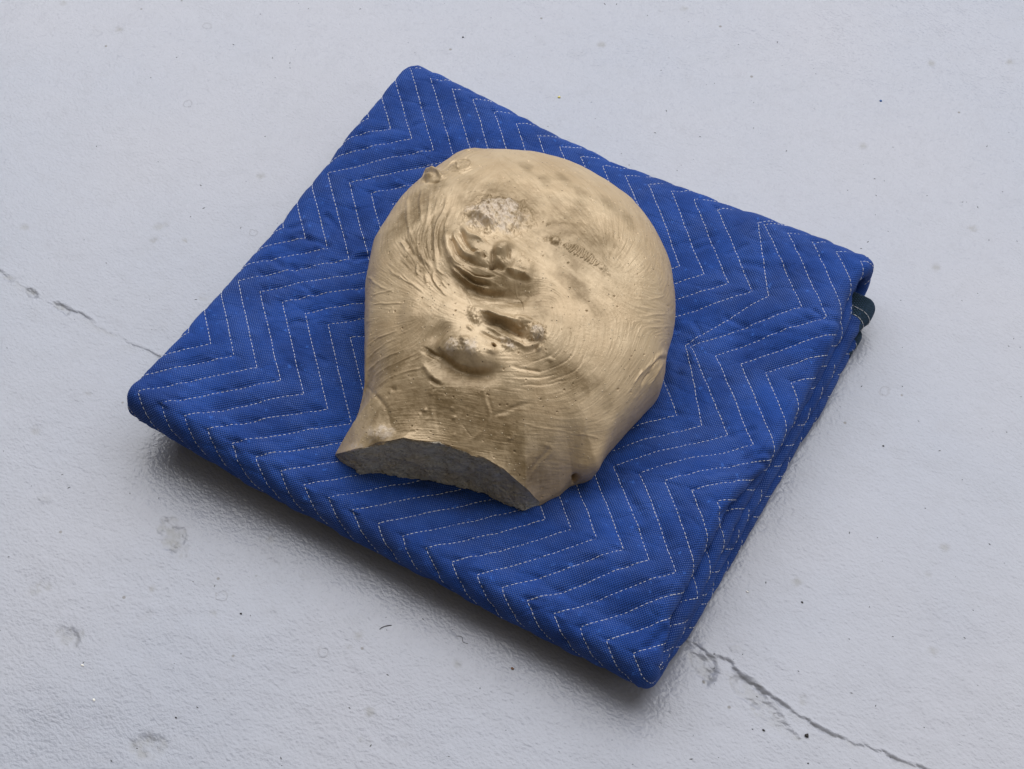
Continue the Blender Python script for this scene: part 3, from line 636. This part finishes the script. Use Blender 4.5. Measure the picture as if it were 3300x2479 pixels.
MOUNDS=[((-1.53,0.71),1.6,1.1,0,0.38,0),
((-2.0,2.3),1.0,0.92,-15,0.34,0.15),
((-1.6,2.38),0.5,0.55,0,0.1,0.05),
((-0.9,0.72),0.24,0.36,0,0.28,0.02),
((-0.74,0.27),0.14,0.1,0,0.12,0.06),
((-1.48,0.21),0.17,0.1,0,0.17,0.03),
((-1.68,0.43),0.5,0.3,-30,0.16,0),
((-0.02,0.58),0.75,0.5,-15,0.22,0),
((1.01,2.49),1.7,1.0,-25,0.2,0),
((0.1,-2.96),1.5,0.6,-12,0.3,0),
((-0.61,-3.28),0.22,0.22,0,0.13,0.05),
((0.03,-3.06),0.25,0.22,0,0.14,0.05),
((-0.26,-2.88),0.18,0.14,0,0.1,0.06),
((0.66,-2.74),0.18,0.13,20,0.11,0.03),
((0.61,-2.53),0.07,0.05,0,-0.3,0),
((0.99,-2.25),0.3,0.16,-15,0.13,0.07),
((-0.5,-1.9),0.33,0.17,-25,0.18,0.08),
((-0.39,-2.37),0.14,0.06,-20,0.09,0.02),
((1.6,-1.41),0.27,0.3,0,0.26,0.13),
((1.9,-1.51),0.08,0.13,-20,0.14,0),
((2.01,-1.84),0.07,0.13,0,0.1,0.02),
((1.1,-1.55),0.3,0.15,-20,-0.12,0.08),
((2.58,-1.95),0.08,0.08,0,0.06,0.03),
((2.05,-1.35),0.9,0.8,0,0.22,0),
((-6.05,3.96),0.3,0.14,-15,0.16,0),
((-5.6,6.16),0.1,0.07,0,0.05,0),
((-5.08,4.73),0.45,0.22,10,0.05,0.05),
((-1.57,4.3),0.12,0.06,0,0.05,0),
((-1.57,4.3),0.07,0.03,0,-0.06,0),
((-0.2,2.81),0.06,0.06,0,0.06,0.02),
((0.25,3.06),0.1,0.12,0,0.05,0.03),
((0.41,2.19),0.28,0.14,-35,0.1,0.13),
((0.06,2.14),0.2,0.08,-45,-0.05,0.06),
((2.25,2.21),0.2,0.12,-35,0.07,0.09),
((2.57,2.11),0.08,0.05,0,0.04,0.05),
((-1.76,-6.96),0.46,0.3,25,0.12,0.03),
((-0.58,-4.94),0.14,0.14,0,0.05,0.05),
((1.05,-4.11),0.1,0.2,-15,0.04,0.05),
((-0.56,-5.6),0.09,0.06,40,0.05,0.02),
((0.53,-5.39),0.06,0.08,-20,0.03,0.02),
((0.35,-5.16),0.1,0.07,0,0.02,0.02),
((0.88,-5.86),0.06,0.06,0,0.02,0.02),
((2.69,-4.93),0.1,0.14,0,0.04,0.05),
((6.12,-4.2),0.6,0.9,20,0.18,0),
((5.15,-2.74),1.5,0.8,0,0.1,0),
((-0.15,-5.63),1.6,0.8,0,-0.12,0),
((-1.37,-2.92),0.25,0.4,-30,-0.12,0),
((0.27,5.14),2.2,1.6,-35,0.1,0)]
FLOW=[(-5.74,2.32,-5.17,1.42),(-4.94,2.53,-4.54,1.69),(-3.97,2.03,-3.78,1.23),(-3.51,0.51,-2.97,-0.41),(-3.89,2.51,-3.63,1.69),(-3.83,3.53,-3.63,2.36),(-2.69,0.78,-2.11,0.24),(-1.85,0.62,-1.43,0.55),(-5.22,-0.58,-4.28,-1.16),(-6.7,0.3,-6.17,-0.56),(-3.66,5.53,-2.89,5.06),(-6.11,1.96,-5.54,1.04),(-2.41,-0.24,-1.89,-0.53),(-1.82,3.46,-1.15,3.13),(-4.12,4.59,-4.01,4.97),
(-2.29,5.62,-1.42,5.22),(-0.6,4.93,0.06,4.59),(0.12,6.93,0.83,6.5),(1.72,5.69,2.19,4.84),(2.42,7.22,3.24,5.99),(2.31,3.73,2.24,4.23),(1.05,3.01,1.45,2.86),(2.88,3.31,2.92,3.93),(3.66,5.55,4.14,4.96),(-0.05,1.54,0.68,1.37),(1.53,4.61,1.89,4.1),(2.44,5.32,2.7,4.59),(-1.63,6.96,-0.97,6.66),
(-5.32,-1.58,-4.25,-1.88),(-4.4,-1.27,-3.02,-1.81),(-2.59,-1.37,-1.98,-1.57),(-4.6,-2.37,-3.46,-2.29),(-4.77,-2.97,-2.89,-2.66),(-4.05,-3.97,-3.04,-3.38),(-3.48,-4.65,-2.08,-3.45),(-2.58,-5.12,-1.51,-4.44),(-1.57,-0.86,-0.9,-0.93),(-1.14,-0.51,-0.24,-0.46),(0.16,-0.59,0.89,-0.23),(-1.45,-1.65,-0.76,-1.72),(-0.32,-2.5,0.53,-2.33),(0.59,-2.99,1.24,-2.48),(0.68,-3.71,1.95,-3.16),(1.58,-3.06,2.29,-2.63),(-0.51,-4.43,0.44,-3.84),(-1.42,-3.41,-1.37,-2.92),(-0.9,-2.59,-0.06,-2.38),(-6.07,-1.57,-4.87,-1.89),
(0.53,-0.19,1.05,0.34),(1.05,0.82,2.05,0.52),(2.97,-0.08,3.48,-0.92),(2.56,-1.3,2.59,-1.63),(2.52,-2.19,2.96,-1.48),(3.66,-1.68,3.65,-1.09),(3.62,0.8,4.03,-0.16),(4.7,-1.15,4.62,-0.28),(3.93,1.86,4.86,2.89),(4.77,1.66,5.45,3.05),(4.69,4.07,4.47,5.09),(5.5,-0.44,5.74,0.87),(2.24,-2.66,2.96,-1.96),(2.06,-3.31,3.02,-2.54),(3.09,-2.66,3.81,-1.44),(4.34,-1.75,4.48,-1.03),(2.64,0.98,3.23,0.94),(2.2,-0.02,2.49,-0.43),(3.27,1.93,3.82,2.05),(5.19,0.98,5.39,0.47),
(-1.73,-5.98,-0.54,-5.44),(0.14,-5.13,0.89,-4.97),(-1.81,-5.28,-1.1,-4.97),(0.83,-5.93,1.54,-5.68),(-4.15,-6.5,-3.24,-6.8),(-2.29,-6.68,-2.29,-6.89),
(1.8,-3.63,2.78,-3.37),(2.78,-4.35,4.67,-3.4),(3.56,-2.73,4.19,-1.81),(5.14,-2.14,5.5,-1.21),(4.69,-5.26,5.68,-4.96),(5.0,-3.78,5.72,-3.35),(6.11,-3.28,6.65,-2.39),(6.66,-4.49,6.7,-4.08),(4.88,-6.02,5.59,-5.36),(3.25,-5.15,4.17,-4.75)]
SCAR=[(0.79,2.19),(1.16,2.2),(1.56,2.24),(2.07,2.18)]
BEADS=[(-0.38,0.14),(-0.1,0.14),(0.26,0.23)]
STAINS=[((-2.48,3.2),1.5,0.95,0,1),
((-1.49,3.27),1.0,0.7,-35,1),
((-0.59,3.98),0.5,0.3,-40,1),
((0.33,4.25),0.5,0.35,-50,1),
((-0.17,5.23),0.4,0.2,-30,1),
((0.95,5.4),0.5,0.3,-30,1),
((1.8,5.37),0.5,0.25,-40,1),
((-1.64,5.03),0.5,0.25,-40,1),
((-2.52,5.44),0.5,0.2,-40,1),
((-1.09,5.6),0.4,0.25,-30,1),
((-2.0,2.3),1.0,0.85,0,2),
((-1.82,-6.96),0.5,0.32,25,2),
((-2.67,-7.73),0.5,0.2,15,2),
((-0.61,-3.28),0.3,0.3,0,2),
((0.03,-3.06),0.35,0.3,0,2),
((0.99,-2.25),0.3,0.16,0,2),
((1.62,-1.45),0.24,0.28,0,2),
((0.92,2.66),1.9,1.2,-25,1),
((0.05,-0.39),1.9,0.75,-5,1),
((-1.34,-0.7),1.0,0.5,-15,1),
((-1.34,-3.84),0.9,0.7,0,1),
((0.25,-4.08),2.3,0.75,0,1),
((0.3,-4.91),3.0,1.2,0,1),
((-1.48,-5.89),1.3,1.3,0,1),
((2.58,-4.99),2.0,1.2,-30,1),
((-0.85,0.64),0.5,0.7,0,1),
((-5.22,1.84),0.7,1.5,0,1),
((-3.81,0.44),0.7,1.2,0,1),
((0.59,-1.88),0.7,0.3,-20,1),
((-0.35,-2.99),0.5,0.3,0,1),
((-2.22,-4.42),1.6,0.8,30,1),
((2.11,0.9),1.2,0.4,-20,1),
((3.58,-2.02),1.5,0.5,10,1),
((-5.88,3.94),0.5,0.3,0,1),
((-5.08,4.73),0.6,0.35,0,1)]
# ------------------------------------------------------------------ cast head
AR, AN = 11.0, 1240                         # unrolled height map: +-AR units, AN x AN cells
ast = 2*AR/(AN-1)
ax = np.linspace(-AR, AR, AN)
def box_of(pts, pad):
    p = np.asarray(pts, float)
    i0 = int(max(0, (p[:, 0].min()-pad+AR)/ast)); i1 = int(min(AN, (p[:, 0].max()+pad+AR)/ast+2))
    j0 = int(max(0, (p[:, 1].min()-pad+AR)/ast)); j1 = int(min(AN, (p[:, 1].max()+pad+AR)/ast+2))
    return slice(j0, j1), slice(i0, i1)
def smooth_path(pts):
    p = np.asarray(pts, float)
    for _ in range(2):
        if len(p) > 2:
            q = [p[0]]
            for a, b in zip(p[:-1], p[1:]): q += [.75*a+.25*b, .25*a+.75*b]
            p = np.array(q+[p[-1]])
    return p
def path_dist(X, Y, pts):
    """distance, signed side (+ = left of the path) and 0..1 position along it"""
    best = np.full(X.shape, 1e9); side = np.zeros(X.shape); pos = np.zeros(X.shape)
    seg = np.hypot(*np.diff(pts, axis=0).T); L = seg.sum()+1e-9; c = 0
    for (a, b), sl in zip(zip(pts[:-1], pts[1:]), seg):
        d = b-a
        t = np.clip(((X-a[0])*d[0]+(Y-a[1])*d[1])/(sl*sl+1e-12), 0, 1)
        ex = X-a[0]-t*d[0]; ey = Y-a[1]-t*d[1]; q = ex*ex+ey*ey
        m = q < best
        best = np.where(m, q, best); side = np.where(m, np.sign(d[0]*(Y-a[1])-d[1]*(X-a[0])), side); pos = np.where(m, (c+t*sl)/L, pos)
        c += sl
    return np.sqrt(best), side, pos
GX, GY = np.meshgrid(ax, ax)
wx = GX + .05*fbm(GX*1.7, GY*1.7, 3, 201); wy = GY + .05*fbm(GX*1.7, GY*1.7, 3, 211)   # nothing modelled by hand is dead straight
Hm = np.zeros((AN, AN)); rough = np.zeros((AN, AN))
for c, rx, ry, ang, h, rg in MOUNDS:
    sl = box_of([c], 2.6*max(rx, ry)); X = wx[sl]-c[0]; Y = wy[sl]-c[1]; a = math.radians(ang)
    e = ((X*math.cos(a)+Y*math.sin(a))/rx)**2 + ((-X*math.sin(a)+Y*math.cos(a))/ry)**2
    if rg > .04: e = e*(1+.45*fbm(X*5/max(rx, .3)+c[0], Y*5/max(rx, .3), 3, 221))
    g = np.exp(-e**2) if rg > .09 else (np.exp(-e**1.4) if rx < .7 else np.exp(-e))
    Hm[sl] += h*g; rough[sl] = np.maximum(rough[sl], rg*np.exp(-e**2))
for pts, w, h in RIDGES:
    p = smooth_path(pts); sl = box_of(p, 3.2*w); X = wx[sl]; Y = wy[sl]
    d, sd, ps = path_dist(X, Y, p)
    tp = np.clip(np.minimum(ps, 1-ps)*5+.25, 0, 1) if w < .2 else sstep(0, 1, np.clip(np.minimum(ps, 1-ps)*3.2+.12, 0, 1))
    var = 1+(.35 if w < .2 else .1)*vnoise(X*3.1, Y*3.1, 231)
    if w < .13: w *= 1.35; h *= .72                       # soft, lacquered-over edges
    Hm[sl] += h*tp*var*np.exp(-(d/(w*((.75+.3*vnoise(X*2.3, Y*2.3, 233)) if w < .2 else (.95+.1*vnoise(X, Y, 233)))))**2)
for pts, w1, w2, h in STEPS:
    p = smooth_path(pts); sl = box_of(p, 3*w1); X = wx[sl]; Y = wy[sl]
    d, sd, ps = path_dist(X, Y, p)
    d = np.maximum(d + .03*fbm(X*7, Y*7, 3, 241)*np.exp(-d/.1), 0)
    tp = np.clip(np.minimum(ps, 1-ps)*4, 0, 1)
    tp = tp*tp*(3-2*tp)
    Hm[sl] += h*tp*np.where(sd < 0, np.exp(-(d/w1)**1.5), np.exp(-(d/w2)**2)) - .35*h*tp*np.where(sd > 0, np.exp(-((d-2.2*w2)/(1.6*w2))**2), 0)
# sewn scar: cross ticks along a shallow furrow
sp = smooth_path(SCAR); seg = np.hypot(*np.diff(sp, axis=0).T); cum = np.r_[0, np.cumsum(seg)]
for k, s_ in enumerate(np.linspace(0, cum[-1], 17)):
    c = np.array([np.interp(s_, cum, sp[:, 0]), np.interp(s_, cum, sp[:, 1])]); d = sp[-1]-sp[0]; d /= np.hypot(*d)
    nrm = np.array([-d[1], d[0]]); ln = (.07+.12*math.sin(math.pi*k/16))*rng.uniform(.75, 1.2)
    tl = d*rng.uniform(-.05, .05)
    p = np.array([c-nrm*ln-tl, c, c+nrm*ln+tl]); sl = box_of(p, .2)
    dd, _, _ = path_dist(GX[sl], GY[sl], p); Hm[sl] += .055*np.exp(-(dd/.022)**2)
sl = box_of(sp, .4); dd, _, _ = path_dist(GX[sl], GY[sl], sp); Hm[sl] -= .02*np.exp(-(dd/.09)**2)
bp = smooth_path(BEADS); cum = np.r_[0, np.cumsum(np.hypot(*np.diff(bp, axis=0).T))]
for s_ in np.linspace(0, cum[-1], 11):
    c = (np.interp(s_, cum, bp[:, 0])+rng.uniform(-.012, .012), np.interp(s_, cum, bp[:, 1])+rng.uniform(-.012, .012))
    sl = box_of([c], .15); Hm[sl] += .075*np.exp(-(np.hypot(GX[sl]-c[0], GY[sl]-c[1])/rng.uniform(.034, .05))**2)
tr_ = fbm(GX*1.9+.4*GY, GY*1.6, 4, 251, .55)*3.2
tr_ = (np.floor(tr_)+sstep(.35, .65, tr_-np.floor(tr_)))/3.2              # broken plates with small ledges
Hm += rough*(1.3*tr_ + .35*fbm(GX*6.2, GY*6.2, 3, 253, .5) - .45*(1-np.clip(np.abs(fbm(GX*2.2, GY*2.2, 3, 257))*9, 0, 1)))
# brushed, wrinkled skin: noise dragged along a flow field
fl_ = np.array(FLOW); mx = (fl_[:, 0]+fl_[:, 2])/2; my = (fl_[:, 1]+fl_[:, 3])/2; an = np.arctan2(fl_[:, 3]-fl_[:, 1], fl_[:, 2]-fl_[:, 0])
cn = 156; cg = np.linspace(-AR, AR, cn); CX, CY = np.meshgrid(cg, cg)
d2 = (CX[..., None]-mx)**2+(CY[..., None]-my)**2; wgt = np.exp(-d2/(2*.55**2))+1e-4/(d2+.3)
c2 = (wgt*np.cos(2*an)).sum(-1)/wgt.sum(-1); s2_ = (wgt*np.sin(2*an)).sum(-1)/wgt.sum(-1)
C2 = bil(c2, -AR, -AR, 2*AR/(cn-1), GX, GY); S2 = bil(s2_, -AR, -AR, 2*AR/(cn-1), GX, GY)
th_ = .5*np.arctan2(S2, C2) + .12*fbm(GX*.9, GY*.9, 2, 261)
DX = np.cos(th_); DY = np.sin(th_)
def lic(src, n, step):
    acc = src.copy(); tot = 1.
    jj0, ii0 = np.mgrid[0:AN, 0:AN].astype(np.float32)
    for sg in (1, -1):
        x = ii0.copy(); y = jj0.copy(); pdx = sg*DX.astype(np.float32); pdy = sg*DY.astype(np.float32)
        for k in range(n):
            x += pdx*step; y += pdy*step
            i = np.clip(x+.5, 0, AN-1).astype(np.int32); j = np.clip(y+.5, 0, AN-1).astype(np.int32)
            ndx = DX[j, i].astype(np.float32); ndy = DY[j, i].astype(np.float32)
            f = np.where(ndx*pdx+ndy*pdy < 0, -1, 1); pdx = ndx*f; pdy = ndy*f
            w = .5+.5*math.cos(math.pi*k/n); acc += w*src[j, i]; tot += w
    o = acc/tot
    return o/(o.std()+1e-9)
wn = rng.standard_normal((AN, AN)).astype(np.float32)
k3 = lambda a: (a+np.roll(a, 1, 0)+np.roll(a, -1, 0)+np.roll(a, 1, 1)+np.roll(a, -1, 1))/5
def blur(a, n):
    for _ in range(n): a = k3(a)
    return a/(a.std()+1e-9)
lf = lic(blur(wn, 1), 24, 1.0)                        # fine bristle marks
lc = lic(blur(rng.standard_normal((AN, AN)).astype(np.float32), 6), 26, 1.4)   # wrinkles
zone = sstep(-.35, .35, fbm(GX/1.3, GY/1.3, 3, 271))
zone = zone*np.clip(.25+np.exp(-((GX+3.2)**2+(GY+.5)**2)/9.)+.9*np.exp(-((GX-1.2)**2+(GY+2.2)**2)/5.)+.5*np.exp(-((GX-4.6)**2+(GY-2.)**2)/4.), 0, 1.15)
smooth_top = np.exp(-(((GX+2.2)/3.6)**2+((GY-6.2)/2.4)**2))
cav = np.clip(lc-.35*np.abs(lc), -2.2, 1.5)
Hm += (1-.75*smooth_top)*((.0004+.0019*zone)*cav + (.0017+.0019*zone)*lf)
Hm += .035*fbm(GX/1.2, GY/1.2, 3, 288) + .008*fbm(GX*3, GY*3, 3, 283)
# pinholes and little burst blisters
for _ in range(300):
    r_ = 8.6*math.sqrt(rng.uniform()); a_ = rng.uniform(0, 2*math.pi); c = (r_*math.cos(a_), r_*math.sin(a_)); q = rng.uniform(.012, .028)
    sl = box_of([c], 4*q); dd = np.hypot(GX[sl]-c[0], GY[sl]-c[1])
    Hm[sl] += (-.07*np.exp(-(dd/q)**2)) if rng.uniform() < .85 else (.02*np.exp(-(dd/(1.3*q))**2))

NT_, NL_, NC_ = 372, 64, 1420
X0, A0, hth, hin, hcw = head_base(NT_, NL_, NC_)
def normals(X):
    du = np.roll(X, -1, 1)-np.roll(X, 1, 1); dv = np.gradient(X, axis=0)
    n = np.cross(dv, du); n /= np.linalg.norm(n, axis=-1, keepdims=True)+1e-9
    n[0] = n[1].mean(0)/np.linalg.norm(n[1].mean(0))
    if n[NT_//2, 0, 2] < 0: n = -n
    return n
N0 = normals(X0)
hh = bil(Hm, -AR, -AR, ast, A0[..., 0], A0[..., 1])
rowi = np.arange(NT_+NL_)[:, None]
low_f = np.clip((rowi-(NT_-1))/NL_, 0, 1)                 # 0 at the widest line or cut rim, 1 where it rests
cutcol = hin[None, :]
# the rim of the cut is crumbled; the cut face itself is broken cement
cp_ = np.array(CUT_PLAN)
xin = X0[..., 0]; zin = X0[..., 2]
crum = .11*fbm(xin*2.6, zin*2.6+5, 5, 301, .6) + .05*(1-np.clip(np.abs(fbm(xin*1.3, zin*1.9, 3, 307))*7, 0, 1))*-1 + .10*fbm(xin*.8, zin*.9, 2, 311)
near = np.exp(-((NT_-1-rowi)/5.)**2)*(rowi < NT_)
hdisp = np.where(cutcol & (low_f > 0), 0, hh*(1-.6*low_f))
Xd = X0 + N0*hdisp[..., None]
cwx = np.where(cutcol, 1., 0.)*np.where(rowi >= NT_-1, 1., near)
outw = np.stack([np.cos(hth), np.sin(hth)], -1)[None]
edge = np.clip(np.minimum(np.cumsum(hin[None, :]*1., 1), np.cumsum(hin[None, ::-1]*1., 1)[:, ::-1])/30., 0, 1)
Xd[..., :2] += outw*(crum*cwx*edge)[..., None]
Xd[..., :2] -= outw*(.10*np.sin(np.pi*low_f)*np.where(cutcol, 1., 0.)*edge)[..., None]      # the break is a little hollow
rimz = near*np.where(cutcol, 1., 0.)*edge
Xd[..., 2] -= rimz*(.07+.06*fbm(xin*3.3, zin*0+2, 4, 317))
Xd[..., 2] = np.maximum(Xd[..., 2], HEAD_ZB-.1)
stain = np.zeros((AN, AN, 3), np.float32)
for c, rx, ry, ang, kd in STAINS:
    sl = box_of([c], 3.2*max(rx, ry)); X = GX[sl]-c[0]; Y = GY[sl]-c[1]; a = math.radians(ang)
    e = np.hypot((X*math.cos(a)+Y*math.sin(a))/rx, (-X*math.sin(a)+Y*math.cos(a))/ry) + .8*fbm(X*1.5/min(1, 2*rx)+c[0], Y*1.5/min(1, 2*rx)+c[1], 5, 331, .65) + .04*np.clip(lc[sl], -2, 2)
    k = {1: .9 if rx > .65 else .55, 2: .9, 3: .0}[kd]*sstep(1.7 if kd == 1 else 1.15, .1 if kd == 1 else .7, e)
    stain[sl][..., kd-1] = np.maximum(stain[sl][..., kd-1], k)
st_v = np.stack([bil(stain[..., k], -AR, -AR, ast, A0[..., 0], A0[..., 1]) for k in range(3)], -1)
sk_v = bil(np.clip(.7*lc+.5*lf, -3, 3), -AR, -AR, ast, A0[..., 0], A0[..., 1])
horg = W((HEAD_C[0], HEAD_C[1], HEAD_ZB))
head = thing('head_sculpture', 'bronze-beige cast of a swollen, stitched human face lying on the blue blanket', 'sculpture', tuple(horg))
F_ = grid_faces(NT_+NL_, NC_, wrap=True)
frow = F_[:, 0]//NC_; fcol = F_[:, 0] % NC_
is_cut = (frow >= NT_-1) & hin[fcol] & hin[(fcol+1) % NC_]
def sub(mask):
    f = F_[mask]; idx, inv = np.unique(f, return_inverse=True); return idx, inv.reshape(f.shape)
flat = Xd.reshape(-1, 3)
idx, f = sub(~is_cut)
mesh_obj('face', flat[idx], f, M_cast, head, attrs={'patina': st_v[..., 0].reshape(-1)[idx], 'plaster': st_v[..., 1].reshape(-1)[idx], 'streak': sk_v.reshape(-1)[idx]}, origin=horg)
idx, f = sub(is_cut)
rim_v = np.broadcast_to(np.exp(-((rowi-(NT_-1))/5.)**2), (NT_+NL_, NC_)).reshape(-1)*(.6+.4*fbm(flat[:, 0]*3, flat[:, 2]*3, 3, 341))
cf = mesh_obj('neck_cut', flat[idx], f, M_cut, head, attrs={'rim': rim_v[idx]}, origin=horg)
cf['label'] = 'dark grey rough broken cement face at the neck'
# ------------------------------------------------------------------ small litter on the floor
def crumb(name, label, cat, x, y, r, mat, seed, flat=.55, z=None, group=None):
    k = np.random.default_rng(seed); nu, nv = 7, 9
    th = np.linspace(0, np.pi, nu)[:, None]; ph = np.linspace(0, 2*np.pi, nv, endpoint=False)[None]
    rr = r*(1+.35*k.uniform(-1, 1, (nu, nv))); rr[0] = r*.9; rr[-1] = r*.9
    e = k.uniform(.55, 1.0)
    P = np.stack([rr*np.sin(th)*np.cos(ph), e*rr*np.sin(th)*np.sin(ph), flat*rr*np.cos(th)+0*ph], -1)
    z0 = floor_z(x, y) if z is None else z
    P = P + np.array([x, y, z0+flat*r*.7])
    o = mesh_obj(name, P, grid_faces(nu, nv, wrap=True), mat, smooth=False, origin=W((x, y, z0)))
    o['label'] = label; o['category'] = cat
    if group: o['group'] = group
    return o
def fibre(name, label, cat, pts, r, mat):
    p = smooth_path(np.array(pts)[:, :2]); z = np.array([floor_z(a, b) for a, b in p])+r*1.1
    p = np.c_[p, z]; n = len(p)
    tg = np.gradient(p, axis=0); tg /= np.linalg.norm(tg, axis=1, keepdims=True)
    B = np.cross(tg, [0, 0, 1.]); a = np.linspace(0, 2*np.pi, 6, endpoint=False)
    V = p[:, None]+r*(np.cos(a)[None, :, None]*B[:, None]+np.sin(a)[None, :, None]*np.array([0, 0, 1.]))
    org = W((p[0, 0], p[0, 1], p[0, 2]))
    o = mesh_obj(name, V, grid_faces(n, 6, wrap=True), mat, origin=org)
    o['label'] = label; o['category'] = cat
crumb('grit', 'largest black grit crumb below the floor crack at bottom right', 'grit', 25.10, -17.32, .075, M_grit, 1)
crumb('grit', 'small black crumb left of the largest one below the floor crack', 'grit', 23.76, -17.86, .05, M_grit, 2)
crumb('grit', 'tiny black crumb nearest the bottom edge, below the largest crumb', 'grit', 25.55, -18.2, .03, M_grit, 3)
crumb('grit', 'black crumb on bare floor above the crack at lower right', 'grit', 22.85, -12.76, .04, M_grit, 4)
crumb('grit', 'black crumb on bare floor right of the blanket, above middle', 'grit', 22.74, -5.28, .035, M_grit, 5)
crumb('grit', 'black crumb on bare floor above the blanket near the top edge', 'grit', -1.53, 5.13, .04, M_grit, 6)
crumb('grit', 'black crumb on bare floor near the lower left corner', 'grit', 6.38, -27.34, .04, M_grit, 7)
crumb('grit', 'black crumb below the front fold, left of the lint', 'grit', 6.05, -23.0, .045, M_grit, 8)
crumb('rust_crumb', 'rust-brown crumb in the shade under the front fold', 'crumb', 15.3, -20.1, .05, M_rust, 9)
crumb('yellow_crumb', 'tiny pale yellow crumb above the blanket on the floor', 'crumb', 3.81, 4.12, .055, M_yellow, 10)
crumb('white_fleck', 'upper white paint fleck near the lower left corner', 'fleck', 2.48, -27.35, .06, M_white, 11, .25)
crumb('white_fleck', 'lower white paint fleck near the lower left corner', 'fleck', 3.62, -28.2, .05, M_white, 12, .25)
crumb('white_fleck', 'white paint fleck beside the right edge of the blanket', 'fleck', 21.0, -13.35, .05, M_white, 13, .3)
crumb('blue_lint', 'tiny blue lint tuft on bare floor at upper right', 'lint', 15.74, 10.84, .05, M_bluebit, 14, .5)
fibre('lint_fibre', 'dark curved lint fibre lying on the floor below the front fold', 'lint', [(10.56, -21.1), (10.6, -20.98), (10.7, -20.86), (10.84, -20.76)], .013, M_grit)
fibre('lint_hair', 'fine curly hair on the floor right of the lint fibre', 'lint', [(13.0, -20.0), (13.2, -19.9), (13.3, -20.1), (13.5, -20.05)], .008, M_grit)
# scatter of fine dust too small to count
k = np.random.default_rng(99); Vd = []; Fd = []
for q in range(420):
    x, y = k.uniform(-14, 31), k.uniform(-31, 12)
    if -1.6 < x < 20.6 and -19.6 < y < 1.2: continue
    r = k.uniform(.008, .022); a = k.uniform(0, 6.3); z0 = floor_z(x, y)+.004
    el = k.uniform(1, 4)
    c = np.array([[el*r, 0, 0], [0, r, 0], [-el*r, 0, 0], [0, -r, 0], [0, 0, r]])
    c = np.c_[c[:, 0]*math.cos(a)-c[:, 1]*math.sin(a), c[:, 0]*math.sin(a)+c[:, 1]*math.cos(a), c[:, 2]]+[x, y, z0]
    b = 5*len(Vd); Vd.append(c); Fd += [(b, b+1, b+4), (b+1, b+2, b+4), (b+2, b+3, b+4), (b+3, b, b+4)]
du_ = mesh_obj('dust', np.concatenate(Vd), np.array(Fd), M_grit, smooth=False)
du_['kind'] = 'stuff'; du_['label'] = 'fine dark dust specks scattered over the grey floor'; du_['category'] = 'dust'
